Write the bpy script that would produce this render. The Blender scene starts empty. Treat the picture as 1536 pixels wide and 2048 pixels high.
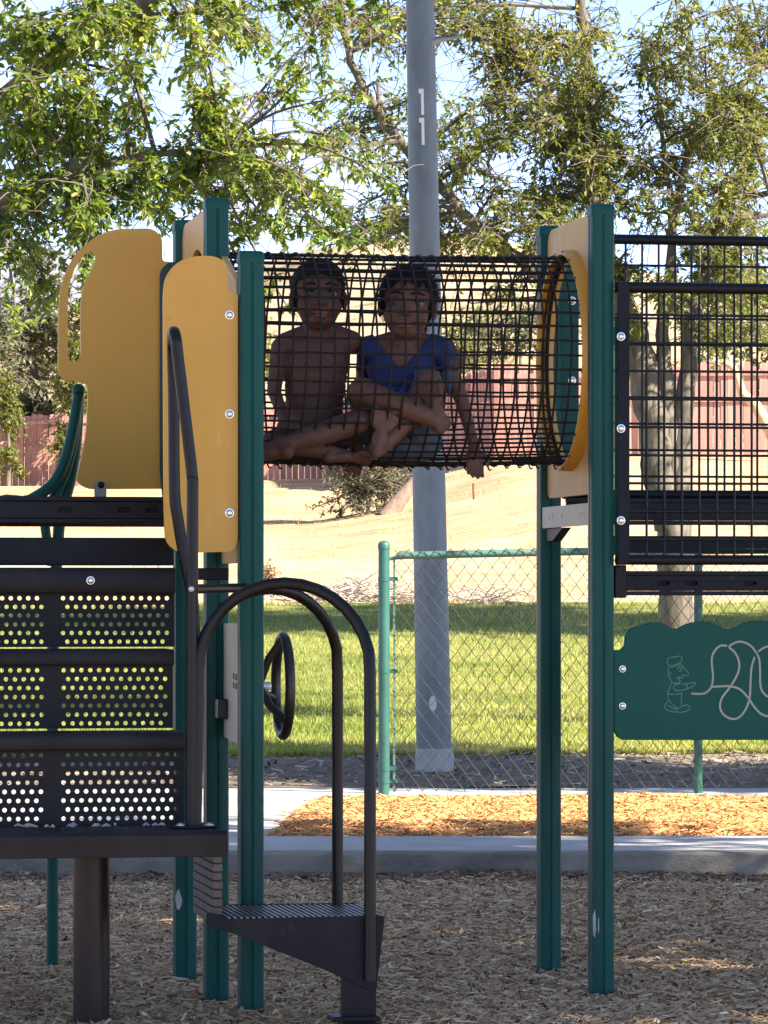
import bpy, bmesh, math, random
import numpy as np
from mathutils import Vector, Matrix
from mathutils.geometry import tessellate_polygon

# ---------------------------------------------------------------- camera, sky, sun, exposure
SC = bpy.context.scene
COL = SC.collection
R = math.radians
EYE, F, HZN = 1.232, 8200.0, 1190.0          # eye height, focal length in photo pixels, row of the horizon

cam = bpy.data.cameras.new('Camera')
cam.sensor_fit = 'VERTICAL'; cam.sensor_height = 24.0
cam.lens = F / 2048 * 24.0
cam.shift_y = (HZN - 1024) / 2048
cam.clip_start = 0.1; cam.clip_end = 20000
cam_ob = bpy.data.objects.new('Camera', cam); COL.objects.link(cam_ob)
cam_ob.location = (0, 0, EYE); cam_ob.rotation_euler = (R(90), 0, 0)
SC.camera = cam_ob

SUN_EL, SUN_AZ = 40.0, -30.0                 # azimuth measured from +X, negative = towards the camera side
sv = Vector((math.cos(R(SUN_EL)) * math.cos(R(SUN_AZ)), math.cos(R(SUN_EL)) * math.sin(R(SUN_AZ)), math.sin(R(SUN_EL))))
world = bpy.data.worlds.new('World'); SC.world = world; world.use_nodes = True
wn, wl = world.node_tree.nodes, world.node_tree.links
wn.clear()
sky = wn.new('ShaderNodeTexSky'); sky.sky_type = 'NISHITA'; sky.sun_disc = False
sky.sun_elevation = R(SUN_EL)
sky.sun_rotation = math.atan2(sv.x, sv.y)
sky.air_density = 0.45; sky.dust_density = 0.0; sky.ozone_density = 2.0; sky.altitude = 1200
tc = wn.new('ShaderNodeTexCoord')
mp = wn.new('ShaderNodeMapping'); mp.inputs['Scale'].default_value = (7, 7, 16)
cn = wn.new('ShaderNodeTexNoise'); cn.inputs['Scale'].default_value = 1.6; cn.inputs['Detail'].default_value = 9
cn.inputs['Roughness'].default_value = 0.58
cr = wn.new('ShaderNodeValToRGB')
cr.color_ramp.elements[0].position = 0.52; cr.color_ramp.elements[0].color = (0.04, 0.04, 0.04, 1)
cr.color_ramp.elements[1].position = 0.72; cr.color_ramp.elements[1].color = (0.65, 0.65, 0.65, 1)
mx = wn.new('ShaderNodeMix'); mx.data_type = 'RGBA'
mx.inputs[7].default_value = (2.7, 2.7, 2.9, 1)
bg = wn.new('ShaderNodeBackground'); bg.inputs['Strength'].default_value = 0.14
wo = wn.new('ShaderNodeOutputWorld')
wl.new(tc.outputs['Generated'], mp.inputs['Vector']); wl.new(mp.outputs['Vector'], cn.inputs['Vector'])
wl.new(cn.outputs['Fac'], cr.inputs['Fac']); wl.new(cr.outputs['Color'], mx.inputs[0])
tint = wn.new('ShaderNodeMix'); tint.data_type = 'RGBA'; tint.blend_type = 'MULTIPLY'; tint.inputs[0].default_value = 1.0
tint.inputs[7].default_value = (1.02, 0.90, 0.88, 1)
wl.new(sky.outputs['Color'], tint.inputs[6]); wl.new(tint.outputs[2], mx.inputs[6]); wl.new(mx.outputs[2], bg.inputs['Color'])
wl.new(bg.outputs['Background'], wo.inputs['Surface'])

sun = bpy.data.lights.new('Sun', 'SUN'); sun.energy = 5.0; sun.angle = R(0.53); sun.color = (1.0, 0.91, 0.77)
sun_ob = bpy.data.objects.new('Sun', sun); COL.objects.link(sun_ob)
sun_ob.rotation_euler = (-sv).to_track_quat('-Z', 'Y').to_euler()

SC.view_settings.view_transform = 'Standard'; SC.view_settings.look = 'None'
SC.view_settings.exposure = 1.95; SC.view_settings.gamma = 1.0
SC.view_settings.use_curve_mapping = False
SC.cycles.max_bounces = 8; SC.cycles.transparent_max_bounces = 8
random.seed(7)
RNG = np.random.default_rng(11)

# ---------------------------------------------------------------- measuring helpers
def at(px, py, d):
    """where the photo's pixel lies at distance d in front of the camera"""
    return Vector(((px - 768) * d / F, d, EYE - (py - HZN) * d / F))

# ---------------------------------------------------------------- materials
MATS = {}
def mat(name, col, rough=0.5, metal=0.0, var=0.12, scale=6.0, bump=0.0, bscale=40.0, col2=None, island=False, objrand=0.0,
        coat=0.0, stretch=None, spec=0.5, detail=5, wear=None):
    if name in MATS: return MATS[name]
    m = bpy.data.materials.new(name); m.use_nodes = True
    n, l = m.node_tree.nodes, m.node_tree.links
    b = n['Principled BSDF']
    b.inputs['Roughness'].default_value = rough; b.inputs['Metallic'].default_value = metal
    b.inputs['Coat Weight'].default_value = coat
    b.inputs['Specular IOR Level'].default_value = spec
    t = n.new('ShaderNodeTexCoord'); mp = n.new('ShaderNodeMapping')
    if stretch: mp.inputs['Scale'].default_value = stretch
    l.new(t.outputs['Object'], mp.inputs['Vector'])
    ns = n.new('ShaderNodeTexNoise'); ns.inputs['Scale'].default_value = scale; ns.inputs['Detail'].default_value = detail
    ns.inputs['Roughness'].default_value = 0.65
    l.new(mp.outputs['Vector'], ns.inputs['Vector'])
    rp = n.new('ShaderNodeValToRGB')
    c2 = col2 if col2 else tuple(min(1, c * (1 + var)) for c in col)
    c1 = col if col2 else tuple(c * (1 - var) for c in col)
    rp.color_ramp.elements[0].position = 0.32; rp.color_ramp.elements[0].color = (*c1, 1)
    rp.color_ramp.elements[1].position = 0.68; rp.color_ramp.elements[1].color = (*c2, 1)
    l.new(ns.outputs['Fac'], rp.inputs['Fac'])
    out = rp.outputs['Color']
    if objrand > 0:
        oi = n.new('ShaderNodeObjectInfo')
        hs = n.new('ShaderNodeHueSaturation')
        mr = n.new('ShaderNodeMapRange'); mr.inputs['To Min'].default_value = 1 - objrand; mr.inputs['To Max'].default_value = 1 + objrand
        l.new(oi.outputs['Random'], mr.inputs['Value']); l.new(mr.outputs['Result'], hs.inputs['Value'])
        l.new(out, hs.inputs['Color']); out = hs.outputs['Color']
    if wear:                                  # scuffs, scratches and grime: (colour, threshold, scale, strength, stretch)
        for wcol, wth, wsc, wst, wstr in wear:
            m2 = n.new('ShaderNodeMapping'); m2.inputs['Scale'].default_value = wstr; l.new(t.outputs['Object'], m2.inputs['Vector'])
            w1 = n.new('ShaderNodeTexNoise'); w1.inputs['Scale'].default_value = wsc; w1.inputs['Detail'].default_value = 9; w1.inputs['Roughness'].default_value = 0.72
            l.new(m2.outputs['Vector'], w1.inputs['Vector'])
            mr_ = n.new('ShaderNodeMapRange'); mr_.inputs['From Min'].default_value = wth; mr_.inputs['From Max'].default_value = wth + 0.05; mr_.inputs['To Max'].default_value = wst
            l.new(w1.outputs['Fac'], mr_.inputs['Value'])
            mw = n.new('ShaderNodeMix'); mw.data_type = 'RGBA'; mw.inputs[7].default_value = (*wcol, 1)
            l.new(mr_.outputs['Result'], mw.inputs[0]); l.new(out, mw.inputs[6]); out = mw.outputs[2]
    l.new(out, b.inputs['Base Color'])
    if bump > 0:
        n2 = n.new('ShaderNodeTexNoise'); n2.inputs['Scale'].default_value = bscale; n2.inputs['Detail'].default_value = 6
        l.new(mp.outputs['Vector'], n2.inputs['Vector'])
        bp = n.new('ShaderNodeBump'); bp.inputs['Strength'].default_value = bump; bp.inputs['Distance'].default_value = 0.01
        l.new(n2.outputs['Fac'], bp.inputs['Height']); l.new(bp.outputs['Normal'], b.inputs['Normal'])
    MATS[name] = m
    return m

def rnd_mat(name, stops, rough=0.6, trans=0.0, spec=0.3):
    """colour picked by the per-piece 'rnd' attribute; optional light passing through (leaves)"""
    if name in MATS: return MATS[name]
    m = bpy.data.materials.new(name); m.use_nodes = True
    n, l = m.node_tree.nodes, m.node_tree.links
    b = n['Principled BSDF']; b.inputs['Roughness'].default_value = rough
    b.inputs['Specular IOR Level'].default_value = spec
    a = n.new('ShaderNodeAttribute'); a.attribute_name = 'rnd'
    rp = n.new('ShaderNodeValToRGB')
    while len(rp.color_ramp.elements) < len(stops): rp.color_ramp.elements.new(0.5)
    for e, (p, c) in zip(rp.color_ramp.elements, stops): e.position = p; e.color = (*c, 1)
    l.new(a.outputs['Fac'], rp.inputs['Fac']); l.new(rp.outputs['Color'], b.inputs['Base Color'])
    if trans > 0:
        tb = n.new('ShaderNodeBsdfTranslucent')
        hs = n.new('ShaderNodeHueSaturation'); hs.inputs['Hue'].default_value = 0.485; hs.inputs['Saturation'].default_value = 1.15; hs.inputs['Value'].default_value = 1.6
        l.new(rp.outputs['Color'], hs.inputs['Color']); l.new(hs.outputs['Color'], tb.inputs['Color'])
        mxs = n.new('ShaderNodeMixShader'); mxs.inputs[0].default_value = trans
        l.new(b.outputs['BSDF'], mxs.inputs[1]); l.new(tb.outputs['BSDF'], mxs.inputs[2])
        l.new(mxs.outputs['Shader'], n['Material Output'].inputs['Surface'])
    MATS[name] = m
    return m

green = mat('teal_paint', (0.001, 0.058, 0.046), spec=.2, rough=0.42, var=0.22, wear=[((.12, .14, .12), .68, 30, .8, (1, 1, .5)), ((.05, .06, .05), .60, 5, .45, (1, 1, .25))], scale=3, bump=0.04, bscale=120, stretch=(6, 6, 0.6))
green2 = mat('teal_plastic', (0.002, 0.066, 0.048), spec=.2, rough=0.5, var=0.08, wear=[((.07, .13, .10), .66, 22, .5, (1, 1, .3))], scale=4, bump=0.05, bscale=200)
yellow = mat('yellow_plastic', (0.53, 0.285, 0.030), rough=0.5, var=0.07, wear=[((.62, .40, .14), .60, 7, .40, (1, 1, .4)), ((.20, .10, .03), .63, 11, .30, (1, 1, .6)), ((.70, .52, .25), .69, 45, .5, (1, 1, .15))], scale=2.5, bump=0.05, bscale=180, stretch=(1, 1, 0.5))
yellow2 = mat('yellow_plastic_bright', (0.56, 0.275, 0.022), rough=0.45, var=0.05, scale=3, bump=0.04, bscale=180)
cream = mat('faded_yellow_plastic', (0.55, 0.325, 0.085), rough=0.55, var=0.08, wear=[((.62, .47, .25), .58, 6, .4, (1, 1, .5)), ((.22, .15, .07), .64, 12, .3, (1, 1, .4))], scale=4, bump=0.05, bscale=150)
beige = mat('cream_panel', (0.50, 0.45, 0.32), rough=0.55, var=0.1, scale=4, bump=0.05, bscale=150, stretch=(6, 6, 0.7))
brown = mat('brown_coating', (0.0062, 0.0066, 0.0086), spec=.2, rough=0.45, var=0.25, scale=8, bump=0.12, bscale=140)
brownw = mat('worn_brown_coating', (0.0078, 0.0080, 0.010), spec=.2, rough=0.5, col2=(0.018, 0.0175, 0.018), scale=5, bump=0.15, bscale=160)
cordm = mat('rope_net', (0.014, 0.010, 0.008), spec=.25, rough=0.7, var=0.3, scale=30, bump=0.3, bscale=300)
steel = mat('steel_bolt', (0.62, 0.62, 0.60), rough=0.28, metal=1.0, var=0.1)
galv = mat('galvanised_steel', (0.38, 0.40, 0.42), rough=0.42, metal=0.75, var=0.2, scale=9, bump=0.05, bscale=60)
polem = mat('galvanised_pole', (0.145, 0.17, 0.19), rough=0.55, metal=0.2, var=0.22, scale=7, bump=0.06, bscale=60, stretch=(1, 1, 0.35))
chainp = mat('green_fence_paint', (0.024, 0.100, 0.078), rough=0.45, var=0.3, scale=5, stretch=(1, 1, 0.5))
wirem = mat('chain_wire', (0.050, 0.056, 0.046), rough=0.55, metal=0.3, var=0.3, scale=20)
railm = mat('fence_rail_weathered', (0.16, 0.20, 0.18), rough=0.5, col2=(0.03, 0.17, 0.12), scale=2.2, metal=0.2)
white = mat('white_marking', (0.72, 0.72, 0.66), rough=0.6, var=0.06)
black = mat('black_rubber', (0.012, 0.012, 0.012), rough=0.4, var=0.2)
conc = mat('concrete', (0.30, 0.295, 0.28), rough=0.85, col2=(0.42, 0.41, 0.385), scale=2.0, bump=0.25, bscale=60)
concd = mat('concrete_stained', (0.10, 0.088, 0.068), rough=0.9, col2=(0.25, 0.228, 0.185), scale=3.2, bump=0.35, bscale=45, stretch=(1, 1, 2))
barkm = mat('bark', (0.045, 0.037, 0.028), rough=0.9, col2=(0.20, 0.165, 0.125), scale=14, bump=0.9, bscale=28, stretch=(1, 1, 0.22))
twigm = mat('twig_bark', (0.06, 0.048, 0.04), rough=0.85, col2=(0.14, 0.11, 0.085), scale=6)
plankm = mat('red_stained_wood', (0.33, 0.14, 0.105), rough=0.8, col2=(0.49, 0.275, 0.225), scale=5, bump=0.3, bscale=30, stretch=(3, 3, 0.25), objrand=0.28)
chalk = mat('scraped_primer', (0.30, 0.30, 0.28), rough=0.8, var=0.2, scale=40)
groove = mat('routed_line', (0.30, 0.31, 0.24), rough=0.7, var=0.1)
groove2 = mat('routed_line_faint', (0.085, 0.19, 0.14), rough=0.7, var=0.2, scale=40)

# ---------------------------------------------------------------- mesh helpers
class MB:
    def __init__(s): s.v = []; s.f = []
    def add(s, vs, fs):
        o = len(s.v); s.v += [tuple(x) for x in vs]; s.f += [tuple(i + o for i in f) for f in fs]; return s
    def box(s, a, b):
        x0, y0, z0 = a; x1, y1, z1 = b
        return s.add([(x0, y0, z0), (x1, y0, z0), (x1, y1, z0), (x0, y1, z0), (x0, y0, z1), (x1, y0, z1), (x1, y1, z1), (x0, y1, z1)],
                     [(0, 3, 2, 1), (4, 5, 6, 7), (0, 1, 5, 4), (1, 2, 6, 5), (2, 3, 7, 6), (3, 0, 4, 7)])
    def tube(s, pts, r, n=8, cap=True):
        pts = [Vector(p) for p in pts]; k = len(pts)
        rs = list(r) if hasattr(r, '__len__') else [r] * k
        up = None; vs = []
        for i, p in enumerate(pts):
            t = (pts[min(i + 1, k - 1)] - pts[max(i - 1, 0)])
            if t.length < 1e-9: t = Vector((0, 0, 1))
            t.normalize()
            if up is None:
                a = Vector((0, 0, 1)) if abs(t.z) < 0.9 else Vector((1, 0, 0))
                up = (a - t * a.dot(t)).normalized()
            else:
                up = up - t * up.dot(t)
                up = up.normalized() if up.length > 1e-6 else t.orthogonal().normalized()
            sd = t.cross(up)
            for j in range(n):
                a = 2 * math.pi * j / n
                vs.append(p + (up * math.cos(a) + sd * math.sin(a)) * rs[i])
        fs = [(i * n + j, i * n + (j + 1) % n, (i + 1) * n + (j + 1) % n, (i + 1) * n + j) for i in range(k - 1) for j in range(n)]
        if cap: fs += [tuple(range(n - 1, -1, -1)), tuple((k - 1) * n + j for j in range(n))]
        return s.add(vs, fs)
    def lathe(s, c, axis, prof, n=16):
        """prof: (distance along axis, radius)"""
        c = Vector(c); axis = Vector(axis).normalized(); a = axis.orthogonal().normalized(); b = axis.cross(a)
        vs = [c + axis * h + (a * math.cos(2 * math.pi * j / n) + b * math.sin(2 * math.pi * j / n)) * max(r, 1e-5) for h, r in prof for j in range(n)]
        k = len(prof)
        fs = [(i * n + j, i * n + (j + 1) % n, (i + 1) * n + (j + 1) % n, (i + 1) * n + j) for i in range(k - 1) for j in range(n)]
        fs += [tuple(range(n - 1, -1, -1)), tuple((k - 1) * n + j for j in range(n))]
        return s.add(vs, fs)
    def prism(s, loops, fn, t):
        """loops: outer outline and holes in 2D; fn(a, b, depth) -> point; extruded from depth 0 to t"""
        if not isinstance(loops[0][0], (tuple, list, Vector)): loops = [loops]
        tris = tessellate_polygon([[Vector((p[0], p[1], 0)) for p in lp] for lp in loops])
        flat = [p for lp in loops for p in lp]; n = len(flat)
        vs = [fn(p[0], p[1], 0) for p in flat] + [fn(p[0], p[1], t) for p in flat]
        fs = [tuple(tr) for tr in tris] + [(c + n, b + n, a + n) for a, b, c in tris]
        o = 0
        for lp in loops:
            m = len(lp)
            fs += [(o + i, o + (i + 1) % m, o + (i + 1) % m + n, o + i + n) for i in range(m)]
            o += m
        return s.add(vs, fs)
    def sphere(s, c, r, nu=14, nv=9, M=None):
        rx, ry, rz = (r, r, r) if not hasattr(r, '__len__') else r
        c = Vector(c); vs = []
        for i in range(nv + 1):
            th = math.pi * i / nv
            for j in range(nu):
                ph = 2 * math.pi * j / nu
                q = Vector((rx * math.sin(th) * math.cos(ph), ry * math.sin(th) * math.sin(ph), rz * math.cos(th)))
                vs.append(c + (M @ q if M else q))
        fs = [(i * nu + j, (i + 1) * nu + j, (i + 1) * nu + (j + 1) % nu, i * nu + (j + 1) % nu) for i in range(nv) for j in range(nu)]
        return s.add(vs, fs)
    def capsule(s, p0, p1, r0, r1, n=12):
        p0, p1 = Vector(p0), Vector(p1); d = p1 - p0; L = d.length
        prof = []
        for i in range(6): a = math.pi / 2 * (1 - i / 5); prof.append((-r0 * math.sin(a), r0 * math.cos(a)))
        for i in range(1, 4): prof.append((L * i / 4, r0 + (r1 - r0) * i / 4))
        for i in range(6): a = math.pi / 2 * i / 5; prof.append((L + r1 * math.sin(a), r1 * math.cos(a)))
        return s.lathe(p0, d if L > 1e-6 else (0, 0, 1), prof, n)
    def build(s, name, m, parent=None, smooth=True, bevel=0, recalc=True, angle=40):
        me = bpy.data.meshes.new(name); me.from_pydata(s.v, [], s.f)
        if recalc:
            bm = bmesh.new(); bm.from_mesh(me); bmesh.ops.remove_doubles(bm, verts=bm.verts, dist=1e-6)
            bmesh.ops.recalc_face_normals(bm, faces=bm.faces); bm.to_mesh(me); bm.free()
        me.materials.append(m)
        o = bpy.data.objects.new(name, me); COL.objects.link(o)
        if parent: o.parent = parent
        if smooth:
            me.shade_smooth()
            me.set_sharp_from_angle(angle=R(angle))
        if bevel:
            b = o.modifiers.new('Bevel', 'BEVEL'); b.width = bevel; b.segments = 2; b.limit_method = 'ANGLE'; b.angle_limit = R(50)
        return o

def tag(o, label, cat=None, group=None, kind=None):
    if label: o['label'] = label
    if cat: o['category'] = cat
    if group: o['group'] = group
    if kind: o['kind'] = kind
    return o
def empty(name, loc=(0, 0, 0), rz=0.0):
    o = bpy.data.objects.new(name, None); COL.objects.link(o); o.location = loc; o.rotation_euler = (0, 0, rz)
    o.empty_display_size = 0.1
    return o
def child_copy(o, parent, loc=None, rot=None, name=None):
    c = o.copy(); COL.objects.link(c); c.parent = parent
    if loc is not None: c.location = loc
    if rot is not None: c.rotation_euler = rot
    return c
def smooth_path(pts, n=8):
    pts = [Vector(p) for p in pts]
    q = [pts[0] * 2 - pts[1]] + pts + [pts[-1] * 2 - pts[-2]]
    out = []
    for i in range(1, len(q) - 2):
        for k in range(n):
            t = k / n; a, b, c, d = q[i - 1], q[i], q[i + 1], q[i + 2]
            out.append(0.5 * ((2 * b) + (c - a) * t + (2 * a - 5 * b + 4 * c - d) * t * t + (3 * b - a - 3 * c + d) * t ** 3))
    return out + [pts[-1]]
def round_poly(pts, n=6):
    """pts: (x, y, radius) -> outline with rounded corners"""
    out = []; k = len(pts)
    for i, (x, y, r) in enumerate(pts):
        p = Vector((x, y)); a = Vector(pts[i - 1][:2]); b = Vector(pts[(i + 1) % k][:2])
        if r <= 0: out.append((x, y)); continue
        da, db = a - p, b - p
        rr = min(r, da.length * 0.49, db.length * 0.49)
        s, e = p + da.normalized() * rr, p + db.normalized() * rr
        for j in range(n + 1):
            t = j / n
            q = s * (1 - t) ** 2 + p * 2 * t * (1 - t) + e * t * t
            out.append((q.x, q.y))
    return out
def np_mesh(name, verts, quads, m, parent=None, rnd=None, smooth=False):
    verts = np.asarray(verts, np.float32).reshape(-1, 3); quads = np.asarray(quads, np.int32)
    k = quads.shape[1]
    me = bpy.data.meshes.new(name)
    me.vertices.add(len(verts)); me.vertices.foreach_set('co', verts.ravel())
    me.loops.add(quads.size); me.loops.foreach_set('vertex_index', quads.ravel())
    me.polygons.add(len(quads)); me.polygons.foreach_set('loop_start', np.arange(len(quads), dtype=np.int32) * k)
    me.update(calc_edges=True)
    if rnd is not None:
        at_ = me.attributes.new('rnd', 'FLOAT', 'POINT'); at_.data.foreach_set('value', np.asarray(rnd, np.float32))
    me.materials.append(m)
    if smooth: me.shade_smooth()
    o = bpy.data.objects.new(name, me); COL.objects.link(o)
    if parent: o.parent = parent
    return o
def unit(a):
    return a / np.maximum(np.linalg.norm(a, axis=-1, keepdims=True), 1e-9)
LEAF = np.array([(0, 0, 0), (.28, .21, .05), (.68, .19, .03), (1, 0, -.08), (.68, -.19, .03), (.28, -.21, .05)])
LQ = np.array([(0, 1, 2, 3), (0, 3, 4, 5)])
def leaf_mesh_arrays(P, D, N, size, shape=LEAF, quads=LQ):
    P, D, N = map(np.asarray, (P, D, N))
    D = unit(D); N = unit(N - D * (N * D).sum(1, keepdims=True)); S = np.cross(N, D)
    k = len(shape)
    V = P[:, None, :] + size[:, None, None] * (shape[None, :, 0:1] * D[:, None, :] + shape[None, :, 1:2] * S[:, None, :] + shape[None, :, 2:3] * N[:, None, :])
    Q = (np.arange(len(P))[:, None, None] * k + quads[None]).reshape(-1, quads.shape[1])
    return V.reshape(-1, 3), Q
# ================================================================ THE SETTING
def nz(x, y, s=1.0):
    x = np.asarray(x, float) * s; y = np.asarray(y, float) * s
    return (np.sin(x * 1.3 + 0.7 * np.sin(y * 1.1)) + np.sin(y * 1.7 + 1.3 + 0.8 * np.sin(x * 0.9)) + 0.6 * np.sin(x * 2.9 + y * 2.3 + 2.0) + 0.4 * np.sin(x * 5.1 - y * 4.7)) / 3.0
def fence_d(x): return np.interp(x, [-60, -14, -1.3, 2.2, 11, 60], [100, 98, 97, 80, 79, 76])
def fence_z(x): return np.interp(x, [-60, -14, -1.3, 2.2, 11, 60], [3.4, 3.6, 4.0, 3.95, 4.0, 4.1])
def zg(x, d):
    x = np.asarray(x, float); d = np.asarray(d, float)
    z = np.interp(d, [10, 22.5, 26.4, 30, 36, 42, 48], [0.0, .165, .234, .27, .398, .72, 1.14])
    df, zf = fence_d(x), fence_z(x)
    t = np.clip((d - 48) / (df - 48), 0, None)
    hill = 1.14 + (zf - 1.14) * np.minimum(t, 1) + np.maximum(d - df, 0) * 0.025
    return np.where(d > 48, hill, z)

def fan_sheet(name, ds, sx, zfun, m, smooth=True, x0=None):
    D, S = np.meshgrid(ds, sx, indexing='ij')
    X = S if x0 else S * D
    V = np.stack([X, D, zfun(X, D)], -1).reshape(-1, 3)
    a, b = len(ds), len(sx)
    I = (np.arange(a - 1)[:, None] * b + np.arange(b - 1)[None]).ravel()
    return np_mesh(name, V, np.stack([I, I + 1, I + b + 1, I + b], 1), m, smooth=smooth)

# --- materials of the ground
def ground_mat(name, cols, scales, bump=0.4, rough=0.95):
    m = bpy.data.materials.new(name); m.use_nodes = True
    n, l = m.node_tree.nodes, m.node_tree.links; b = n['Principled BSDF']; b.inputs['Roughness'].default_value = rough
    b.inputs['Specular IOR Level'].default_value = 0.2
    t = n.new('ShaderNodeTexCoord')
    prev = None
    for (c1, c2, lo, hi), (s, st) in zip(cols, scales):
        mp_ = n.new('ShaderNodeMapping'); mp_.inputs['Scale'].default_value = st
        l.new(t.outputs['Object'], mp_.inputs['Vector'])
        ns = n.new('ShaderNodeTexNoise'); ns.inputs['Scale'].default_value = s; ns.inputs['Detail'].default_value = 8; ns.inputs['Roughness'].default_value = 0.7
        l.new(mp_.outputs['Vector'], ns.inputs['Vector'])
        rp = n.new('ShaderNodeValToRGB'); rp.color_ramp.elements[0].position = lo; rp.color_ramp.elements[1].position = hi
        rp.color_ramp.elements[0].color = (*c1, 1); rp.color_ramp.elements[1].color = (*c2, 1)
        l.new(ns.outputs['Fac'], rp.inputs['Fac'])
        if prev is None: prev = rp.outputs['Color']
        else:
            mm = n.new('ShaderNodeMix'); mm.data_type = 'RGBA'; mm.blend_type = 'MULTIPLY'; mm.inputs[0].default_value = 1.0
            l.new(prev, mm.inputs[6]); l.new(rp.outputs['Color'], mm.inputs[7]); prev = mm.outputs[2]
    l.new(prev, b.inputs['Base Color'])
    bp = n.new('ShaderNodeBump'); bp.inputs['Strength'].default_value = bump; bp.inputs['Distance'].default_value = 0.03
    l.new(ns.outputs['Fac'], bp.inputs['Height']); l.new(bp.outputs['Normal'], b.inputs['Normal'])
    return m
chipbase = ground_mat('chip_bed', [((.27, .175, .098), (.45, .305, .175), .35, .65), ((.55, .55, .55), (1, 1, 1), .35, .6)], [(3, (1, 1, 1)), (60, (1, 1, 1))])
sand = ground_mat('dry_slope', [((.40, .262, .142), (.57, .405, .24), .36, .62), ((.62, .58, .52), (1, 1, 1), .38, .56)], [(.35, (1, .6, 1)), (2.2, (.5, 2.2, 1))], bump=0.5)
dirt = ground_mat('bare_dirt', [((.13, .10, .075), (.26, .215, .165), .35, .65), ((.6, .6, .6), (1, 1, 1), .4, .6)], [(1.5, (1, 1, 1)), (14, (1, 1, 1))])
turf = ground_mat('turf', [((.12, .15, .032), (.27, .265, .075), .34, .66), ((.6, .6, .6), (1, 1, 1), .35, .6)], [(.8, (1, .7, 1)), (9, (1, 1, 1))])
hillm = ground_mat('dry_hill', [((.24, .17, .10), (.43, .325, .21), .35, .6), ((.45, .47, .36), (1, 1, 1), .36, .48)], [(.03, (1, 1, 1)), (.16, (1, 1, 1))])

# --- near ground: bark chips
def zc(x, y): return 0.012 * nz(x, y, 1.6) + 0.006 * nz(x, y, 5.0) - 0.004
g = fan_sheet('ground', np.concatenate([np.linspace(-30, 10.5, 12), np.linspace(10.8, 17.84, 60)]),
              np.concatenate([np.linspace(-40, -3.2, 14), np.linspace(-3, 3, 60), np.linspace(3.2, 40, 14)]), zc, chipbase, x0=True)
tag(g, 'brown bark chip surface under the play structure', kind='structure')

CHIP = np.array([(-.5, -.10, 0), (.5, -.06, .0), (-.46, .0, .09), (.52, .01, .07), (-.5, .11, 0), (.47, .07, 0)])
CQ = np.array([(0, 1, 3, 2), (2, 3, 5, 4)])
def chips(name, n, region, zfun, m, label, size=(.015, .062), seed=1, pile=.018, edge=None):
    g_ = np.random.default_rng(seed)
    P = region(g_, n); k = len(P)
    lift = g_.random(k) ** 2 * pile
    P = np.column_stack([P, zfun(P[:, 0], P[:, 1]) + lift + .002])
    a = g_.random(k) * 2 * np.pi; tilt = g_.normal(0, .22, k)
    D = np.column_stack([np.cos(a) * np.cos(tilt), np.sin(a) * np.cos(tilt), np.sin(tilt)])
    N = np.column_stack([g_.normal(0, .45, k), g_.normal(0, .45, k), np.ones(k)])
    sz = size[0] + (size[1] - size[0]) * g_.random(k) ** 1.7
    shp = CHIP
    V, Q = leaf_mesh_arrays(P, D, N, sz, shp, CQ)
    V = V.reshape(k, 6, 3)
    r = np.repeat(np.clip(g_.normal(.5, .22, k), 0, 1), 6)
    return tag(np_mesh(name, V.reshape(-1, 3), Q, m, rnd=r), label, 'wood chips', kind='stuff')
chipm = rnd_mat('bark_chips', [(0, (.17, .108, .060)), (.3, (.36, .238, .132)), (.6, (.51, .355, .205)), (.85, (.61, .465, .30)), (1, (.70, .59, .44))], rough=.85, spec=.2)
chipo = rnd_mat('sunlit_bark_chips', [(0, (.27, .11, .042)), (.4, (.52, .24, .088)), (1, (.68, .41, .19))], rough=.85, spec=.2)  # same bark as the front bed, with the sun's orange put into its colour
def reg_front(g_, n):
    d = 11.2 + 6.62 * g_.random(n) ** 1.15
    x = (g_.random(n) * 2 - 1) * (d * .0937 + .45)
    return np.column_stack([x, d])
chips('wood_chips', 125000, reg_front, zc, chipm, 'loose brown bark chips spread under the play structure', seed=3)
def reg_kerb(g_, n):
    return np.column_stack([(g_.random(n) * 2 - 1) * 2.4, 17.835 - np.abs(g_.normal(0, .16, n))])
chips('wood_chips', 7000, reg_kerb, lambda x, y: zc(x, y) + .018 * np.clip(1 - (17.84 - y) / .4, 0, 1) * (0.35 + 0.65 * np.clip(nz(x, y * .2, 2.4) + .3, 0, 1)), rnd_mat('dark_bark_chips', [(0, (.06, .035, .024)), (.5, (.20, .125, .08)), (1, (.40, .28, .18))], rough=.9), 'darker bark chips banked up against the concrete kerb', seed=5, pile=.022)

# --- kerb, walkway, concrete
k = MB().box((-40, 17.84, -.2), (40, 18.0, .112)).build('kerb', concd, bevel=.012); tag(k, 'stained grey concrete kerb along the chip bed', kind='structure')
w = MB().box((-40, 18.002, -.2), (40, 19.1, .110)).build('walkway', conc, bevel=.004); tag(w, 'shaded concrete walkway behind the kerb', kind='structure')
w = MB().box((-40, 19.102, -.2), (40, 21.98, .104)).build('pavement', conc); tag(w, 'sunlit concrete slab beside the far chips', kind='structure')
w = MB().box((-40, 21.982, -.2), (40, 22.62, .168)).build('pavement', conc, bevel=.01); tag(w, 'grey concrete mow strip under the chain link fence', kind='structure')
def left_edge(d): return np.interp(d, [19.0, 19.5, 20.3, 21.2, 22.1], [-.56, -.50, -.46, -.44, -.30])
def zc2(x, y): return .107 + (.013 + .014 * nz(x, y, 1.5)) * np.clip((y - 19.1) / .4, 0, 1) + .02 * np.clip((y - 20.5) / 1.5, 0, 1)
def bed2(X, D): return zc2(X, D)
ds2 = np.linspace(19.101, 21.97, 14); V2 = []; nx = 40
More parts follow.
